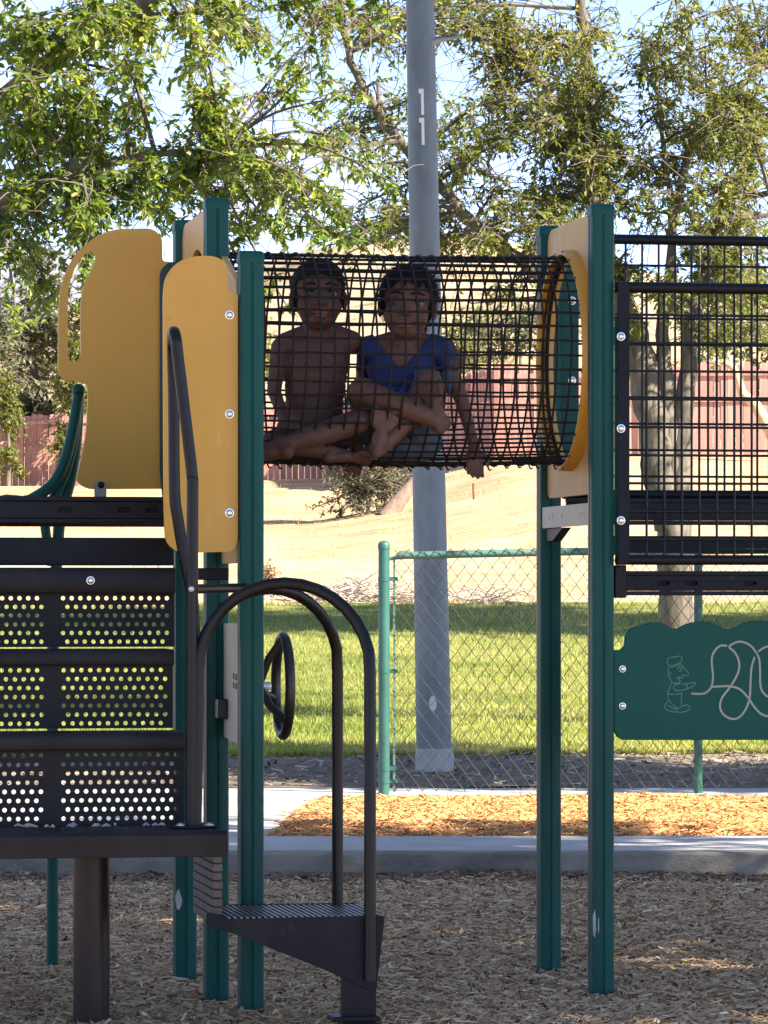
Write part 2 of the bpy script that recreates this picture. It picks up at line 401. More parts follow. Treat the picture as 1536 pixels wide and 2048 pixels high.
for d in ds2:
    for j in range(nx):
        x = left_edge(d) + (j / (nx - 1)) ** 1.6 * 12; V2.append((x, d, float(zc2(x, d)) - (.012 if j == 0 else 0)))
I = (np.arange(13)[:, None] * nx + np.arange(nx - 1)[None]).ravel()
tag(np_mesh('ground_chip_bed', V2, np.stack([I, I + 1, I + nx + 1, I + nx], 1), chipbase, smooth=True), 'sunlit orange bark chip bed before the fence', kind='structure')
def reg_far(g_, n):
    d = 19.1 + 2.9 * g_.random(n) - np.abs(g_.normal(0, .05, n)) * (g_.random(n) < .15)
    x = left_edge(d) - np.abs(g_.normal(0, .05, n)) * (g_.random(n) < .08) + (g_.random(n)) * 3.1
    return np.column_stack([x, d])
chips('wood_chips', 42000, reg_far, zc2, chipo, 'bright orange bark chips in sun before the chain link fence', seed=8)

# --- terrain sheet to the horizon, lawn sheet, hill
ds = np.concatenate([np.linspace(22.6, 48, 40), np.linspace(49, 110, 70), np.linspace(115, 260, 20)])
sx = np.concatenate([np.linspace(-1.6, -.16, 22), np.linspace(-.15, .15, 90), np.linspace(.16, 1.6, 22)])
def zterr(X, D):
    return zg(X, D) + np.where(D > 48, .10 * nz(X, D, .35) * np.clip((D - 48) / 15, 0, 1) + .03 * nz(X, D * 2.2, 1.4), .012 * nz(X, D, 2.2)) - .003
tag(fan_sheet('terrain', ds, sx, zterr, sand), 'dry tan grass slope rising behind the lawn', kind='structure')
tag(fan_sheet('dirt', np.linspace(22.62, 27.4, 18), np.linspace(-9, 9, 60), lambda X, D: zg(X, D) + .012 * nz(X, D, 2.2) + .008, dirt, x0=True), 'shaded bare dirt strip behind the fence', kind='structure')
def lawn_near(x): return 25.55 + .10 * x + .12 * nz(x, x * 0 + 3, 1.2)
def lawn_far(x): return 47.6 + .12 * x + .35 * nz(x, x * 0 + 1, .7)
nx = 70; nd = 50; xs = np.linspace(-14, 14, nx); VL = []
for i in range(nd):
    t = i / (nd - 1)
    d = lawn_near(xs) * (1 - t) + lawn_far(xs) * t
    VL.append(np.stack([xs, d, zg(xs, d) + .012 * nz(xs, d, 2.2) + .014], -1))
I = (np.arange(nd - 1)[:, None] * nx + np.arange(nx - 1)[None]).ravel()
tag(np_mesh('lawn', np.concatenate(VL), np.stack([I, I + 1, I + nx + 1, I + nx], 1), turf, smooth=True), 'mown green lawn beyond the fence', kind='structure')

def blades(name, n, region, h, wd, m, label, cat, seed, lean=.35):
    g_ = np.random.default_rng(seed); P = region(g_, n); k = len(P)
    z = zg(P[:, 0], P[:, 1]) + .012 * nz(P[:, 0], P[:, 1], 2.2)
    P = np.column_stack([P, z]); hh = h * (.5 + g_.random(k))
    a = g_.random(k) * 2 * np.pi; W = np.column_stack([np.cos(a), np.sin(a), np.zeros(k)]) * wd
    Lx = g_.normal(0, lean, (k, 2)) * hh[:, None]
    top = P + np.column_stack([Lx, hh]); mid = P + np.column_stack([Lx * .35, hh * .6])
    V = np.stack([P - W, P + W, mid + W * .7, top, mid - W * .7], 1).reshape(-1, 3)
    b = np.arange(k)[:, None] * 5
    Q = np.concatenate([b + np.array([[0, 1, 2, 4]]), b + np.array([[4, 2, 3, 3]])])
    T = np.concatenate([b + np.array([[0, 1, 2]]), b + np.array([[0, 2, 4]]), b + np.array([[4, 2, 3]])])
    patch = .5 + .30 * nz(P[:, 0], P[:, 1] * .8, .9) + .16 * nz(P[:, 0], P[:, 1], 3.3)
    r = np.repeat(np.clip(patch + g_.normal(0, .16, k), 0, 1), 5)
    return tag(np_mesh(name, V, T, m, rnd=r), label, cat, kind='stuff')
grassm = rnd_mat('grass_blades', [(0, (.085, .14, .024)), (.45, (.23, .27, .056)), (.75, (.38, .365, .105)), (1, (.50, .44, .19))], rough=.6, trans=.3)
strawm = rnd_mat('straw_blades', [(0, (.26, .18, .09)), (.5, (.50, .38, .21)), (1, (.66, .54, .34))], rough=.8, trans=.15)
def reg_lawn(g_, n):
    x = (g_.random(n) * 2 - 1); t = g_.random(n) ** 1.35
    d0 = lawn_near(x * 3) ; d = 25.4 + 22.3 * t; x = x * (d * .0937 + .7)
    d = np.maximum(d, lawn_near(x)); d = np.minimum(d, lawn_far(x))
    return np.column_stack([x, d])
blades('grass', 150000, reg_lawn, .045, .0045, grassm, 'short green lawn grass beyond the chain link fence', 'grass', 21)
def reg_dry(g_, n):
    d = 47.3 + 48 * g_.random(n) ** 1.3; c = (g_.random(n) * 2 - 1)
    x = c * (d * .0937 + 1.0); keep = (d < fence_d(x) - .3) & (nz(x, d, 1.1) + .5 * nz(x, d, 3.1) > .15)
    return np.column_stack([x, d])[keep]
blades('dry_grass', 26000, reg_dry, .07, .005, strawm, 'sparse dry straw grass on the tan slope', 'dry grass', 22, lean=.6)
# twigs and leaf litter on the dirt and along the lawn's far edge
def reg_lit(g_, n): return np.column_stack([(g_.random(n) * 2 - 1) * 3.2, 22.7 + 3.7 * g_.random(n)])
chips('leaf_litter', 3500, reg_lit, lambda x, y: zg(x, y) + .012 * nz(x, y, 2.2) + .008, rnd_mat('litter', [(0, (.10, .07, .045)), (.6, (.28, .22, .16)), (1, (.55, .50, .42))], rough=.9), 'fallen leaves and twigs on the dirt behind the fence', size=(.02, .09), seed=31)
def brush_pile():
    g_ = random.Random(5); mb = MB()
    for i in range(420):
        px = g_.gauss(700, 62) if i < 330 else g_.gauss(930, 90); d = 47.6 + g_.random() * 1.8
        p = at(px, 1190, d); p.z = float(zg(p.x, d)) + g_.random() * .18 * max(.15, 1 - abs(px - 720) / 130)
        a = g_.random() * 6.28; L = .15 + .4 * g_.random()
        q = p + Vector((math.cos(a) * L, math.sin(a) * L * .5, g_.uniform(-.03, .16)))
        q.z = max(q.z, float(zg(q.x, q.y)) + .01)
        mb.tube([p, (p + q) / 2 + Vector((0, 0, .03 * g_.random())), q], [.012, .009, .004], 4)
    o = mb.build('dry_brush', mat('grey_sticks', (.26, .21, .16), rough=.9, col2=(.46, .40, .32), scale=9), smooth=False, recalc=False)
    tag(o, 'pile of dry grey sticks along the edge of the lawn', 'brush pile', kind='stuff')
brush_pile()

ridge_px = [-3000, -600, 0, 250, 450, 620, 760, 900, 1050, 1250, 1536, 2200, 4600]
ridge_y = [760, 720, 650, 610, 545, 500, 478, 474, 490, 540, 610, 650, 700]
def zhill(X, D):
    px = 768 + X * F / np.maximum(D, 1)
    ry = np.interp(px, ridge_px, ridge_y)
    t = np.clip((D - 200) / 330, 0, 1); t = t * t * (3 - 2 * t) * .35 + t * .65
    z0 = 6.0
    zr = EYE + (HZN - ry) * 530 / F
    return z0 + (zr - z0) * t + 2.2 * nz(X, D, .03) * np.clip(t * 3, 0, 1) * np.clip(4 * (1 - t), 0, 1) - np.clip(D - 530, 0, None) * .12
tag(fan_sheet('hill', np.linspace(195, 760, 60), np.concatenate([np.linspace(-2.2, -.17, 26), np.linspace(-.16, .16, 90), np.linspace(.17, 2.2, 26)]), zhill, hillm), 'pale dry hillside behind the trees', kind='structure')

mount_px = [-6000, -1500, -200, 60, 200, 420, 700, 1000, 1600, 5000]
mount_y = [640, 520, 455, 480, 505, 540, 600, 640, 700, 800]
def zmount(X, D):
    px = 768 + X * F / D; ry = np.interp(px, mount_px, mount_y) + 7 * nz(px, px * 0, .045)
    t = np.clip((D - 4000) / 1500, 0, 1); zr = EYE + (HZN - ry) * 5500 / F
    return zr * t + 30 * nz(X, D, .006) * t * (1 - t) * 4 - np.clip(D - 5500, 0, None) * .2
rock = ground_mat('hazed_rock', [((.15, .17, .22), (.26, .28, .34), .35, .65), ((.7, .7, .7), (1, 1, 1), .35, .6)], [(.002, (1, 1, 1)), (.012, (1, 1, .4))])  # distance haze is put into the rock colour as blue grey
tag(fan_sheet('mountain', np.linspace(3900, 6500, 40), np.linspace(-1.0, .8, 240), zmount, rock), 'far mountain tinted haze blue behind the trees at left', kind='structure')

# ================================================================ LIGHT POLE
def light_pole():
    b0 = at(869, 1540, 24.0); b0.z = .17
    t0 = at(840, 0, 24.0); s = (t0 - b0) / (t0.z - b0.z)
    root = empty('light_pole', b0); tag(root, 'tall grey galvanised light pole marked 11 behind the chain link fence', 'light pole')
    H = 9.0; ax = Vector((s.x, s.y, 1))
    def rad(h): return .1045 - (.1045 - .083) * h / 4.47
    sh = MB().tube([ax * h for h in np.linspace(.14, H, 22)], [rad(h) for h in np.linspace(.14, H, 22)], 36).build('shaft', polem, root)
    MB().lathe((0, 0, 0), (0, 0, 1), [(-.2, .116), (.13, .113), (.165, .106)], 32).build('footing', conc, root)
    # hand hole cover: an oval plate on the side that faces the camera
    def on_pole(a, h, out=0.0):
        r = rad(h) + out; return ax * h + Vector((math.sin(a) * r, -math.cos(a) * r, 0))
    zc_ = .33
    def patch(name, outline, m, out0, out1, parent):
        n = len(outline); c = (sum(p[0] for p in outline) / n, sum(p[1] for p in outline) / n)
        vs = [on_pole(a, h, out0) for a, h in outline] + [on_pole(a, h, out1) for a, h in outline] + [on_pole(c[0], c[1], out1 + .001)]
        fs = [(i, (i + 1) % n, (i + 1) % n + n, i + n) for i in range(n)] + [(i + n, (i + 1) % n + n, 2 * n) for i in range(n)]
        return MB().add(vs, fs).build(name, m, parent)
    ov = [(.06 + .50 * math.cos(t), zc_ + .105 * math.sin(t)) for t in np.linspace(0, 2 * math.pi, 28, endpoint=False)]
    cv = patch('hand_hole_cover', ov, polem, -.004, .006, root)
    ovr = [(-.02 + .20 * math.cos(t), zc_ + .10 + .045 * math.sin(t)) for t in np.linspace(0, 2 * math.pi, 20, endpoint=False)]
    patch('cover_plate', ovr, galv, -.004, .009, root)
    # stencilled numerals: each a curved sheet lying on the shaft
    def digit(z0, z1, a0):
        wd, fl = .19, .15
        strips = []
        H_ = z1 - z0
        def grid(al, ar, h0, h1, slant=0):
            vs = []; n = 6
            for i in range(2):
                for j in range(n + 1):
                    a = al + (ar - al) * j / n; h = (h0, h1)[i]
                    if slant and i == 0: h = h0 + slant * (1 - j / n)
                    vs.append(on_pole(a, h, .0022))
            return vs, [(j, j + 1, n + 1 + j + 1, n + 1 + j) for j in range(n)]
        mb = MB()
        mb.add(*grid(a0, a0 + wd, z0, z1 - .028))
        mb.add(*grid(a0 - fl, a0 + wd, z1 - .028, z1 - .0005, 0))
        return mb.build('numeral', white, root, smooth=False, recalc=False)
    a = -.07
    z = lambda y: EYE - (y - HZN) * 24.0 / F - b0.z
    digit(z(233), z(181), a); digit(z(293), z(239), a)
    st = MB(); c = on_pole(1.1, z(88), -.01); st.tube([c, c + Vector((.06, -.01, .02)), c + Vector((.17, -.01, .035))], [.02, .012, .008], 8)
    st.build('step_peg', galv, root)
    return root
light_pole()

# ================================================================ CHAIN LINK FENCE
def chain_fence():
    D0 = 22.0; root = empty('chain_link_fence', (0, D0, .165)); tag(root, 'chain link fence with green terminal post before the lawn', 'fence')
    zt = lambda y: EYE - (y - HZN) * D0 / F - .165
    tp = MB().tube([(0, 0, -.1), (0, 0, zt(1094))], .0305, 20).build('terminal_post', chainp, root)
    MB().lathe((0, 0, zt(1098)), (0, 0, 1), [(0, .0335), (.022, .0335), (.030, .031), (.040, .022), (.045, .008)], 20).build('post_cap', chainp, tp)
    RZ = zt(1111); X1 = 4.6
    MB().tube([(.085, 0, RZ), (1.0, 0, RZ + .02), (X1, 0, RZ + .05)], .0205, 14).build('top_rail', railm, root)
    MB().tube([(.025, -.0, RZ - .02), (.06, 0, RZ - .012), (.09, 0, RZ + .003), (.12, 0, RZ + .003)], [.008, .011, .024, .024], 10).build('rail_end', railm, root)
    MB().box((.0485, -.004, .01), (.0605, .004, RZ - .01)).build('tension_bar', railm, root)
    for y in (1158, 1342, 1537, 1562):
        z = zt(y)
        MB().lathe((0, 0, z - .012), (0, 0, 1), [(0, .0330), (.024, .0330)], 20).box((.028, -.009, z - .011), (.075, .009, z + .011)).build('tension_band', chainp, root)
    for x in (1.688, 4.25):
        lp = MB().tube([(x, .024, -.1), (x, .024, RZ + .03)], .0235, 16).build('line_post', chainp, root)
        MB().lathe((x, .024, RZ + .035), (0, 0, 1), [(0, .027), (.02, .027), (.035, .012)], 14).build('post_cap', chainp, lp)
    # woven wires: every wire is its own zigzag, hooked into its neighbours
    hw, hh = .0375, .050; n = int((RZ + .035 - .0) / hh)
    meshes = []
    for ph in (0, 1):
        pts = []
        for i in range(n + 1):
            s = (i + ph) % 2
            pts.append((s * hw + (.0012 if s else -.0012), (.0022 if s else -.0022), RZ + .033 - i * hh))
        pts = [pts[0]] + pts[1:]
        ob = MB().tube(pts, .0021, 4, cap=False).build('wire', wirem, root, smooth=False, recalc=False)
        meshes.append(ob)
    x = .056; i = 0
    while x < X1 - hw:
        if i < 2: o = meshes[i]
        else: o = child_copy(meshes[i % 2], root)
        o.location = (x, -.022 if i else -.022, (x / X1) * .05)
        x += hw; i += 1
chain_fence()

# ================================================================ RED PLANK FENCE
def plank_fence():
    root = empty('plank_fence', (-1.3, 97, 4.0)); tag(root, 'red stained wooden plank fence at the top of the dry slope', 'fence')
    base = Vector((-1.3, 97, 4.0))
    pts = [(-13.5, 98), (-1.3, 97), (2.2, 80), (11, 79)]
    var = []
    g_ = random.Random(3)
    for k in range(4):
        h = 1.72 + .03 * k
        outl = [(-.068, 0), (.068, 0), (.068, h - .03), (.045, h), (-.045, h), (-.068, h - .03)]
        var.append(MB().prism([outl], lambda a, b, t: (a, t, b), .019).build('plank', plankm, root, smooth=False))
    used = 0
    for s in range(3):
        a, b = Vector(pts[s]), Vector(pts[s + 1]); L = (b - a).length; dr = (b - a).normalized(); rz = math.atan2(dr.y, dr.x)
        if abs(rz) > math.pi / 2: rz -= math.pi
        n = int(L / .1445); rails = [[], [], []]
        for i in range(n):
            p = a + dr * (i + .5) * L / n; z = float(zg(p.x, p.y))
            o = var[used] if used < 4 else child_copy(var[g_.randrange(4)], root)
            used += 1
            o.location = Vector((p.x, p.y, z - .02 + g_.uniform(-.02, .02))) - base; o.rotation_euler = (g_.gauss(0, .006), g_.gauss(0, .006), rz)
        nn = max(2, int(L / 2.4)) + 1
        for i in range(nn):
            p = a + dr * L * i / (nn - 1); z = float(zg(p.x, p.y))
            for j, h in enumerate((.35, 1.05, 1.55)): rails[j].append(Vector((p.x, p.y, z + h)))
            nrm = Vector((math.sin(rz), -math.cos(rz), 0)) * .075
            q = Vector((p.x, p.y, z)) + nrm - base
            po = MB().box((-.045, -.045, -.2), (.045, .045, 1.7)).build('post', plankm, root, smooth=False); po.location = q; po.rotation_euler = (0, 0, rz)
        nrm = Vector((math.sin(rz), -math.cos(rz), 0)) * .024
        for rl in rails[1:]:
            for i in range(nn - 1):
                A, B = rl[i] + nrm - base, rl[i + 1] + nrm - base
                dv = B - A; ln = Vector((dv.x, dv.y)).length
                ra = MB().box((0, -.019, -.045), (ln - .1, .019, .045)).build('rail', plankm, root, smooth=False)
                ra.location = A + dv.normalized() * .05; ra.rotation_euler = (0, -math.atan2(dv.z, ln), rz)
plank_fence()
st = MB().tube([(0, 0, -.1), (-.01, 0, .18), (-.012, 0, .30)], .018, 8).build('stake', mat('rusty_steel', (.16, .07, .04), rough=.9, var=.3, scale=30))
p = at(948, 1040, 69); st.location = (p.x, 69, float(zg(p.x, 69))); tag(st, 'thin rusty stake standing in the dry slope', 'stake')
# ================================================================ TREES AND SHRUBS
def make_tree(name, label, base, trunk, limbs, clumps, leaf, leafm, cat='tree', group=None, lpt=11, twig_r=.0032, seed=1, droop=.35, branch_r=.012, bare=0,
              single_leaves=0, twm=None, tw_sides=3, leaf_w=1.0, twig_len=1.0):
    g_ = random.Random(seed); q = np.random.default_rng(seed)
    base = Vector(base); root = empty(name, base); tag(root, label, cat, group)
    if trunk:
        mb = MB(); pts = smooth_path([Vector(p) - base for p, r in trunk], 5)
        rs = np.interp(np.linspace(0, 1, len(pts)), np.linspace(0, 1, len(trunk)), [r for p, r in trunk])
        rs = rs * np.array([1 + .06 * math.sin(i * 1.7) for i in range(len(pts))])
        mb.tube(pts, rs, 14).build('trunk', barkm, root, angle=180)
    samples = []
    for lb in limbs:
        pts = smooth_path([Vector(p) - base for p, r in lb], 6)
        pts = [p + Vector((g_.gauss(0, 1), g_.gauss(0, 1), g_.gauss(0, 1))) * .012 * min(1, i) for i, p in enumerate(pts)]
        rs = np.interp(np.linspace(0, 1, len(pts)), np.linspace(0, 1, len(lb)), [r for p, r in lb])
        MB().tube(pts, rs, 10).build('limb', barkm, root, angle=180)
        samples += [(p, r) for p, r in zip(pts, rs)]
    if not samples:
        samples = [(Vector((0, 0, .02)), .03)] if not trunk else [(Vector(p) - base, r) for p, r in trunk[-2:]]
    tw = MB(); P = []; D = []; N = []; S = []
    for c, rad, ntw in clumps:
        c = Vector(c) - base
        a, ar = min(samples, key=lambda s: (s[0] - c).length + .6 * max(0, s[0].z - c.z))
        mid = (a + c) / 2 + Vector((g_.gauss(0, .1), g_.gauss(0, .1), .12 + g_.gauss(0, .08))) * (c - a).length * .6
        bp = smooth_path([a, mid, c + Vector((g_.gauss(0, .2), g_.gauss(0, .2), g_.gauss(0, .1))) * rad], 5)
        b0 = min(ar * .8, branch_r * (1 + .5 * (c - a).length))
        tw.tube(bp, np.linspace(b0, twig_r * 1.4, len(bp)), 5, cap=False)
        for t in range(ntw):
            s = bp[g_.randrange(len(bp) // 2, len(bp))]
            v = Vector((g_.gauss(0, 1), g_.gauss(0, 1), g_.gauss(-.05, .8))).normalized()
            L = rad * g_.uniform(.45, 1.15) * twig_len
            s2 = s + Vector((g_.gauss(0, 1), g_.gauss(0, 1), g_.gauss(0, 1))) * rad * .18
            if g_.random() < .5: s2 = s
            path = [s2]; dv = v.copy()
            for k in range(4):
                dv = (dv + Vector((g_.gauss(0, .28), g_.gauss(0, .28), g_.gauss(0, .25) - droop * .45))).normalized()
                path.append(path[-1] + dv * L / 4)
            tw.tube(path, [twig_r * 1.2, twig_r, twig_r * .85, twig_r * .7, twig_r * .4], tw_sides, cap=False)
            for j in range(lpt):
                f = g_.uniform(.12, 1.0) * 4; i = min(3, int(f)); p = path[i].lerp(path[i + 1], f - i)
                dd = (path[i + 1] - path[i]).normalized()
                ld = (dd * .5 + Vector((g_.gauss(0, .8), g_.gauss(0, .8), g_.gauss(-.25, .6)))).normalized()
                P.append(p); D.append(ld); N.append((g_.gauss(0, .6), g_.gauss(0, .6), 1)); S.append(leaf * g_.uniform(.55, 1.25))
        for t in range(bare):
            s = bp[g_.randrange(len(bp) // 3, len(bp))]; path = [s]
            dv = Vector((g_.gauss(0, 1), g_.gauss(0, .6), g_.gauss(.1, .6))).normalized(); L = rad * g_.uniform(1.0, 2.4)
            for k in range(6):
                dv = (dv + Vector((g_.gauss(0, .22), g_.gauss(0, .22), g_.gauss(0, .15) - .16))).normalized(); path.append(path[-1] + dv * L / 6)
            tw.tube(path, np.linspace(twig_r * 1.5, twig_r * .5, 7), 3, cap=False)
    tw.build('twigs', twm or twigm, root, smooth=False, recalc=False)['kind'] = 'stuff'
    n = len(P)
    if not n: return root
    P = np.array([tuple(x) for x in P]); D = np.array([tuple(x) for x in D]); N = np.array(N); S = np.array(S)
    # colour differs from bough to bough and leaf to leaf
    rv = np.clip(.5 + .22 * nz(P[:, 0] + P[:, 1] * .4, P[:, 2], 3.0) + q.normal(0, .17, n), 0, 1)
    shape = LEAF * np.array([1, leaf_w, 1])
    solo = np.zeros(n, bool)
    if single_leaves:
        W = P + np.array(base); px = 768 + W[:, 0] * F / W[:, 1]; py = HZN - (W[:, 2] - EYE) * F / W[:, 1]
        ins = (px > 0) & (px < 1536) & (py > 0) & (py < 520)
        idx = np.where(ins)[0]; idx = idx[np.argsort(-(S[idx] / W[idx, 1]))][:single_leaves]; solo[idx] = True
        me = bpy.data.meshes.new('leaf'); me.from_pydata([tuple(v) for v in shape], [], [tuple(f) for f in LQ]); me.materials.append(SOLO_LEAF)
        for i in idx:
            o = bpy.data.objects.new('leaf', me); COL.objects.link(o); o.parent = root
            d = Vector(D[i]).normalized(); nn = Vector(N[i]); nn = (nn - d * nn.dot(d)).normalized(); sd = nn.cross(d)
            M_ = Matrix((d, sd, nn)).transposed().to_4x4(); M_.translation = Vector(P[i])
            o.matrix_local = M_ @ Matrix.Diagonal((S[i], S[i], S[i], 1))
    V, Q = leaf_mesh_arrays(P[~solo], D[~solo], N[~solo], S[~solo], shape)
    np_mesh('crown', V, Q, leafm, root, rnd=np.repeat(rv[~solo], 6))['kind'] = 'stuff'
    return root
leaf_l = rnd_mat('leaves_broad', [(0, (.040, .080, .018)), (.3, (.105, .175, .032)), (.6, (.20, .265, .050)), (.85, (.32, .35, .085)), (1, (.42, .37, .16))], rough=.42, trans=.5, spec=.5)
leaf_r = rnd_mat('leaves_small', [(0, (.044, .070, .022)), (.3, (.11, .145, .034)), (.6, (.20, .23, .050)), (.85, (.30, .30, .08)), (1, (.42, .34, .15))], rough=.45, trans=.5, spec=.45)
leaf_g = rnd_mat('leaves_grey', [(0, (.055, .065, .035)), (.5, (.12, .135, .070)), (1, (.24, .24, .13))], rough=.6, trans=.25)
leaf_y = rnd_mat('leaves_yellowgreen', [(0, (.075, .105, .022)), (.5, (.16, .19, .045)), (1, (.28, .28, .08))], rough=.55, trans=.3)
def _solo():
    m = leaf_l.copy(); m.name = 'leaf_single'; n, l = m.node_tree.nodes, m.node_tree.links
    oi = n.new('ShaderNodeObjectInfo'); rp = [x for x in n if x.type == 'VALTORGB'][0]
    l.new(oi.outputs['Random'], rp.inputs['Fac']); return m
SOLO_LEAF = _solo()

def pxclumps(lst, d0, dj, seed, tw):
    g_ = random.Random(seed); out = []
    for c in lst:
        px, py, rp, den = c
        d = d0 + g_.uniform(-dj, dj)
        out.append((at(px, py, d), rp * d / F, max(4, int(tw * den * (rp / 85) ** 1.6))))
    return out
# --- the broad-leaved tree on the left; its trunk stands outside the picture
T1 = [(60, 60, 110, 1.2), (180, 40, 100, 1), (280, 70, 80, .8), (40, 170, 90, 1), (150, 170, 100, 1.1), (255, 180, 60, .8), (60, 290, 100, 1), (175, 290, 105, 1.1), (275, 270, 55, .8),
      (420, 165, 70, 1.1), (440, 250, 80, 1.2), (390, 335, 85, 1.2), (270, 370, 95, 1.2), (150, 390, 105, 1.1), (40, 400, 80, .7), (330, 430, 75, 1), (490, 330, 55, .6), (560, 180, 50, .5),
      (640, 130, 60, .5), (565, 270, 50, .5), (680, 270, 55, .4), (600, 440, 75, .9), (520, 450, 65, 1), (700, 440, 65, .8), (760, 340, 55, .4), (740, 180, 60, .5), (600, 50, 60, .45), (725, 50, 60, .45),
      (110, 590, 70, .9), (30, 530, 65, .6), (190, 560, 60, .8), (45, 650, 50, .5), (210, 495, 60, .7), (500, 560, 65, 1), (560, 620, 45, .6), (660, 470, 60, .8), (780, 470, 45, .5), (370, 60, 40, .25), (480, 90, 45, .3)]
_q = random.Random(77)
T1 += [(_q.uniform(0, 330), _q.uniform(0, 470), 70, .7) for _ in range(12)] + [(_q.uniform(400, 800), _q.uniform(20, 490), 60, .45) for _ in range(16)]
T1 += [(_q.uniform(0, 520), _q.uniform(0, 490), 90, .45) for _ in range(26)]
cl1 = pxclumps(T1, 22.0, .8, 4, 38)
g_ = random.Random(9)
for i in range(36):
    x = g_.uniform(-6.2, -.9); d = g_.uniform(21.0, 25.5); z = g_.uniform(4.7, 6.0) if x > -2.6 else g_.uniform(2.9, 7.0)
    cl1.append(((x, d, z), .42, 22))
b = (-3.5, 23.1, .15)
make_tree('broadleaf_tree', 'leafy green broadleaf tree whose boughs hang in from the left', b,
          [((-3.5, 23.1, .1), .19), ((-3.45, 23.1, 1.3), .16), ((-3.4, 23.0, 2.5), .14)],
          [[((-3.4, 23.0, 2.3), .11), ((-2.5, 22.5, 3.6), .07), ((-1.2, 22.0, 4.45), .045), ((.2, 21.7, 4.9), .02)],
           [((-3.4, 23.0, 2.2), .08), ((-2.7, 22.4, 3.05), .05), ((-1.8, 21.9, 3.45), .03), ((-.9, 21.7, 3.6), .014)],
           [((-3.4, 23.0, 2.4), .10), ((-3.0, 23.2, 4.4), .06), ((-2.0, 23.0, 6.4), .025)],
           [((-3.4, 23.0, 2.4), .09), ((-4.4, 23.4, 4.0), .05), ((-5.5, 23.2, 5.5), .02)]],
          cl1, .054, leaf_l, seed=12, lpt=12, single_leaves=300, droop=.5, bare=5)
# --- the forked tree behind the fence on the right
T2 = [(930, 60, 85, .7), (1000, 150, 85, .8), (1080, 80, 90, .9), (1150, 180, 95, 1.1), (1180, 60, 75, .9), (1040, 250, 85, .9), (950, 220, 75, .7), (1120, 300, 95, 1.1), (940, 330, 65, .5),
      (1020, 400, 85, .7), (1100, 420, 85, 1.1), (1180, 390, 85, 1.1), (1250, 340, 70, .8), (1290, 80, 60, .35), (1330, 200, 70, .4), (1400, 100, 70, .4), (1480, 60, 75, .6), (1490, 200, 85, .9),
      (1420, 300, 85, .9), (1500, 300, 75, 1.1), (1340, 330, 55, .6), (1300, 430, 60, .5), (1400, 440, 55, .4), (1480, 440, 55, .5), (960, 480, 55, .7), (1040, 505, 65, .9), (1130, 525, 70, 1), (1250, 530, 75, 1),
      (1330, 570, 75, 1), (1420, 550, 75, .9), (1500, 570, 75, 1), (1290, 640, 45, .7), (1380, 640, 55, .9), (1470, 655, 55, .9), (880, 170, 60, .6), (890, 440, 55, .6), (990, 590, 60, .6), (1080, 610, 60, .6),
      (930, 610, 45, .3), (900, 60, 60, .5), (800, 100, 55, .5), (770, 260, 60, .5), (700, 330, 55, .4), (840, 320, 50, .4), (780, 430, 45, .5), (640, 30, 50, .4), (690, 180, 55, .4)]
T2 += [(_q.uniform(880, 1560), _q.uniform(0, 480), 75, .55) for _ in range(34)] + [(_q.uniform(560, 830), _q.uniform(0, 420), 65, .4) for _ in range(12)] + [(_q.uniform(1220, 1560), _q.uniform(480, 680), 60, .7) for _ in range(12)] + [(_q.uniform(560, 1080), _q.uniform(430, 520), 50, .5) for _ in range(12)]
T2 += [(_q.uniform(600, 1560), _q.uniform(0, 500), 100, .40) for _ in range(44)]
cl2 = pxclumps(T2, 30.0, 1.2, 6, 58)
for i in range(60):
    x = g_.uniform(-2.0, 7.5); d = g_.uniform(28, 34); z = g_.uniform(6.0, 9.5) if x < 3.1 else g_.uniform(3.4, 9.0)
    cl2.append(((x, d, z), .5, 18))
A = lambda px, py, d=30.0: at(px, py, d)
b = A(1352, 1460); b.z = .27
make_tree('forked_tree', 'rough barked forked tree standing on the lawn behind the fence', b,
          [((b.x, 30, .15), .155), (A(1353, 1330), .132), (A(1351, 1180), .125), (A(1348, 1040), .135)],
          [[(A(1340, 1060), .115), (A(1315, 900), .125), (A(1280, 720), .115), (A(1228, 560), .08), (A(1190, 380), .066), (A(1172, 150), .05), (A(1160, -120), .03)],
           [(A(1262, 700), .05), (A(1100, 568, 29.8), .05), (A(985, 478, 29.6), .048), (A(875, 372, 29.5), .042), (A(785, 262, 29.4), .036), (A(716, 150, 29.3), .03), (A(680, 0, 29.2), .024), (A(655, -140, 29), .015)],
           [(A(1358, 1060), .085), (A(1364, 900), .078), (A(1374, 740), .065), (A(1392, 600), .045), (A(1425, 480), .032), (A(1490, 330), .022), (A(1570, 180), .012)],
           [(A(1352, 1040), .075), (A(1333, 820), .07), (A(1326, 640), .045), (A(1345, 430), .025), (A(1322, 260), .015), (A(1300, 110), .008)],
           [(A(1395, 590), .03), (A(1450, 400, 29.6), .026), (A(1540, 384, 29.3), .022), (A(1680, 340, 29), .018)],
           [(A(1185, 360), .045), (A(1100, 180, 30.4), .035), (A(960, 20, 30.8), .02), (A(900, -60, 31), .014)],
           [(A(1340, 470), .035), (A(1400, 250, 30.5), .028), (A(1530, 130, 31), .016)]],
          cl2, .046, leaf_r, seed=22, lpt=12, droop=.25, twig_r=.0036, bare=6)
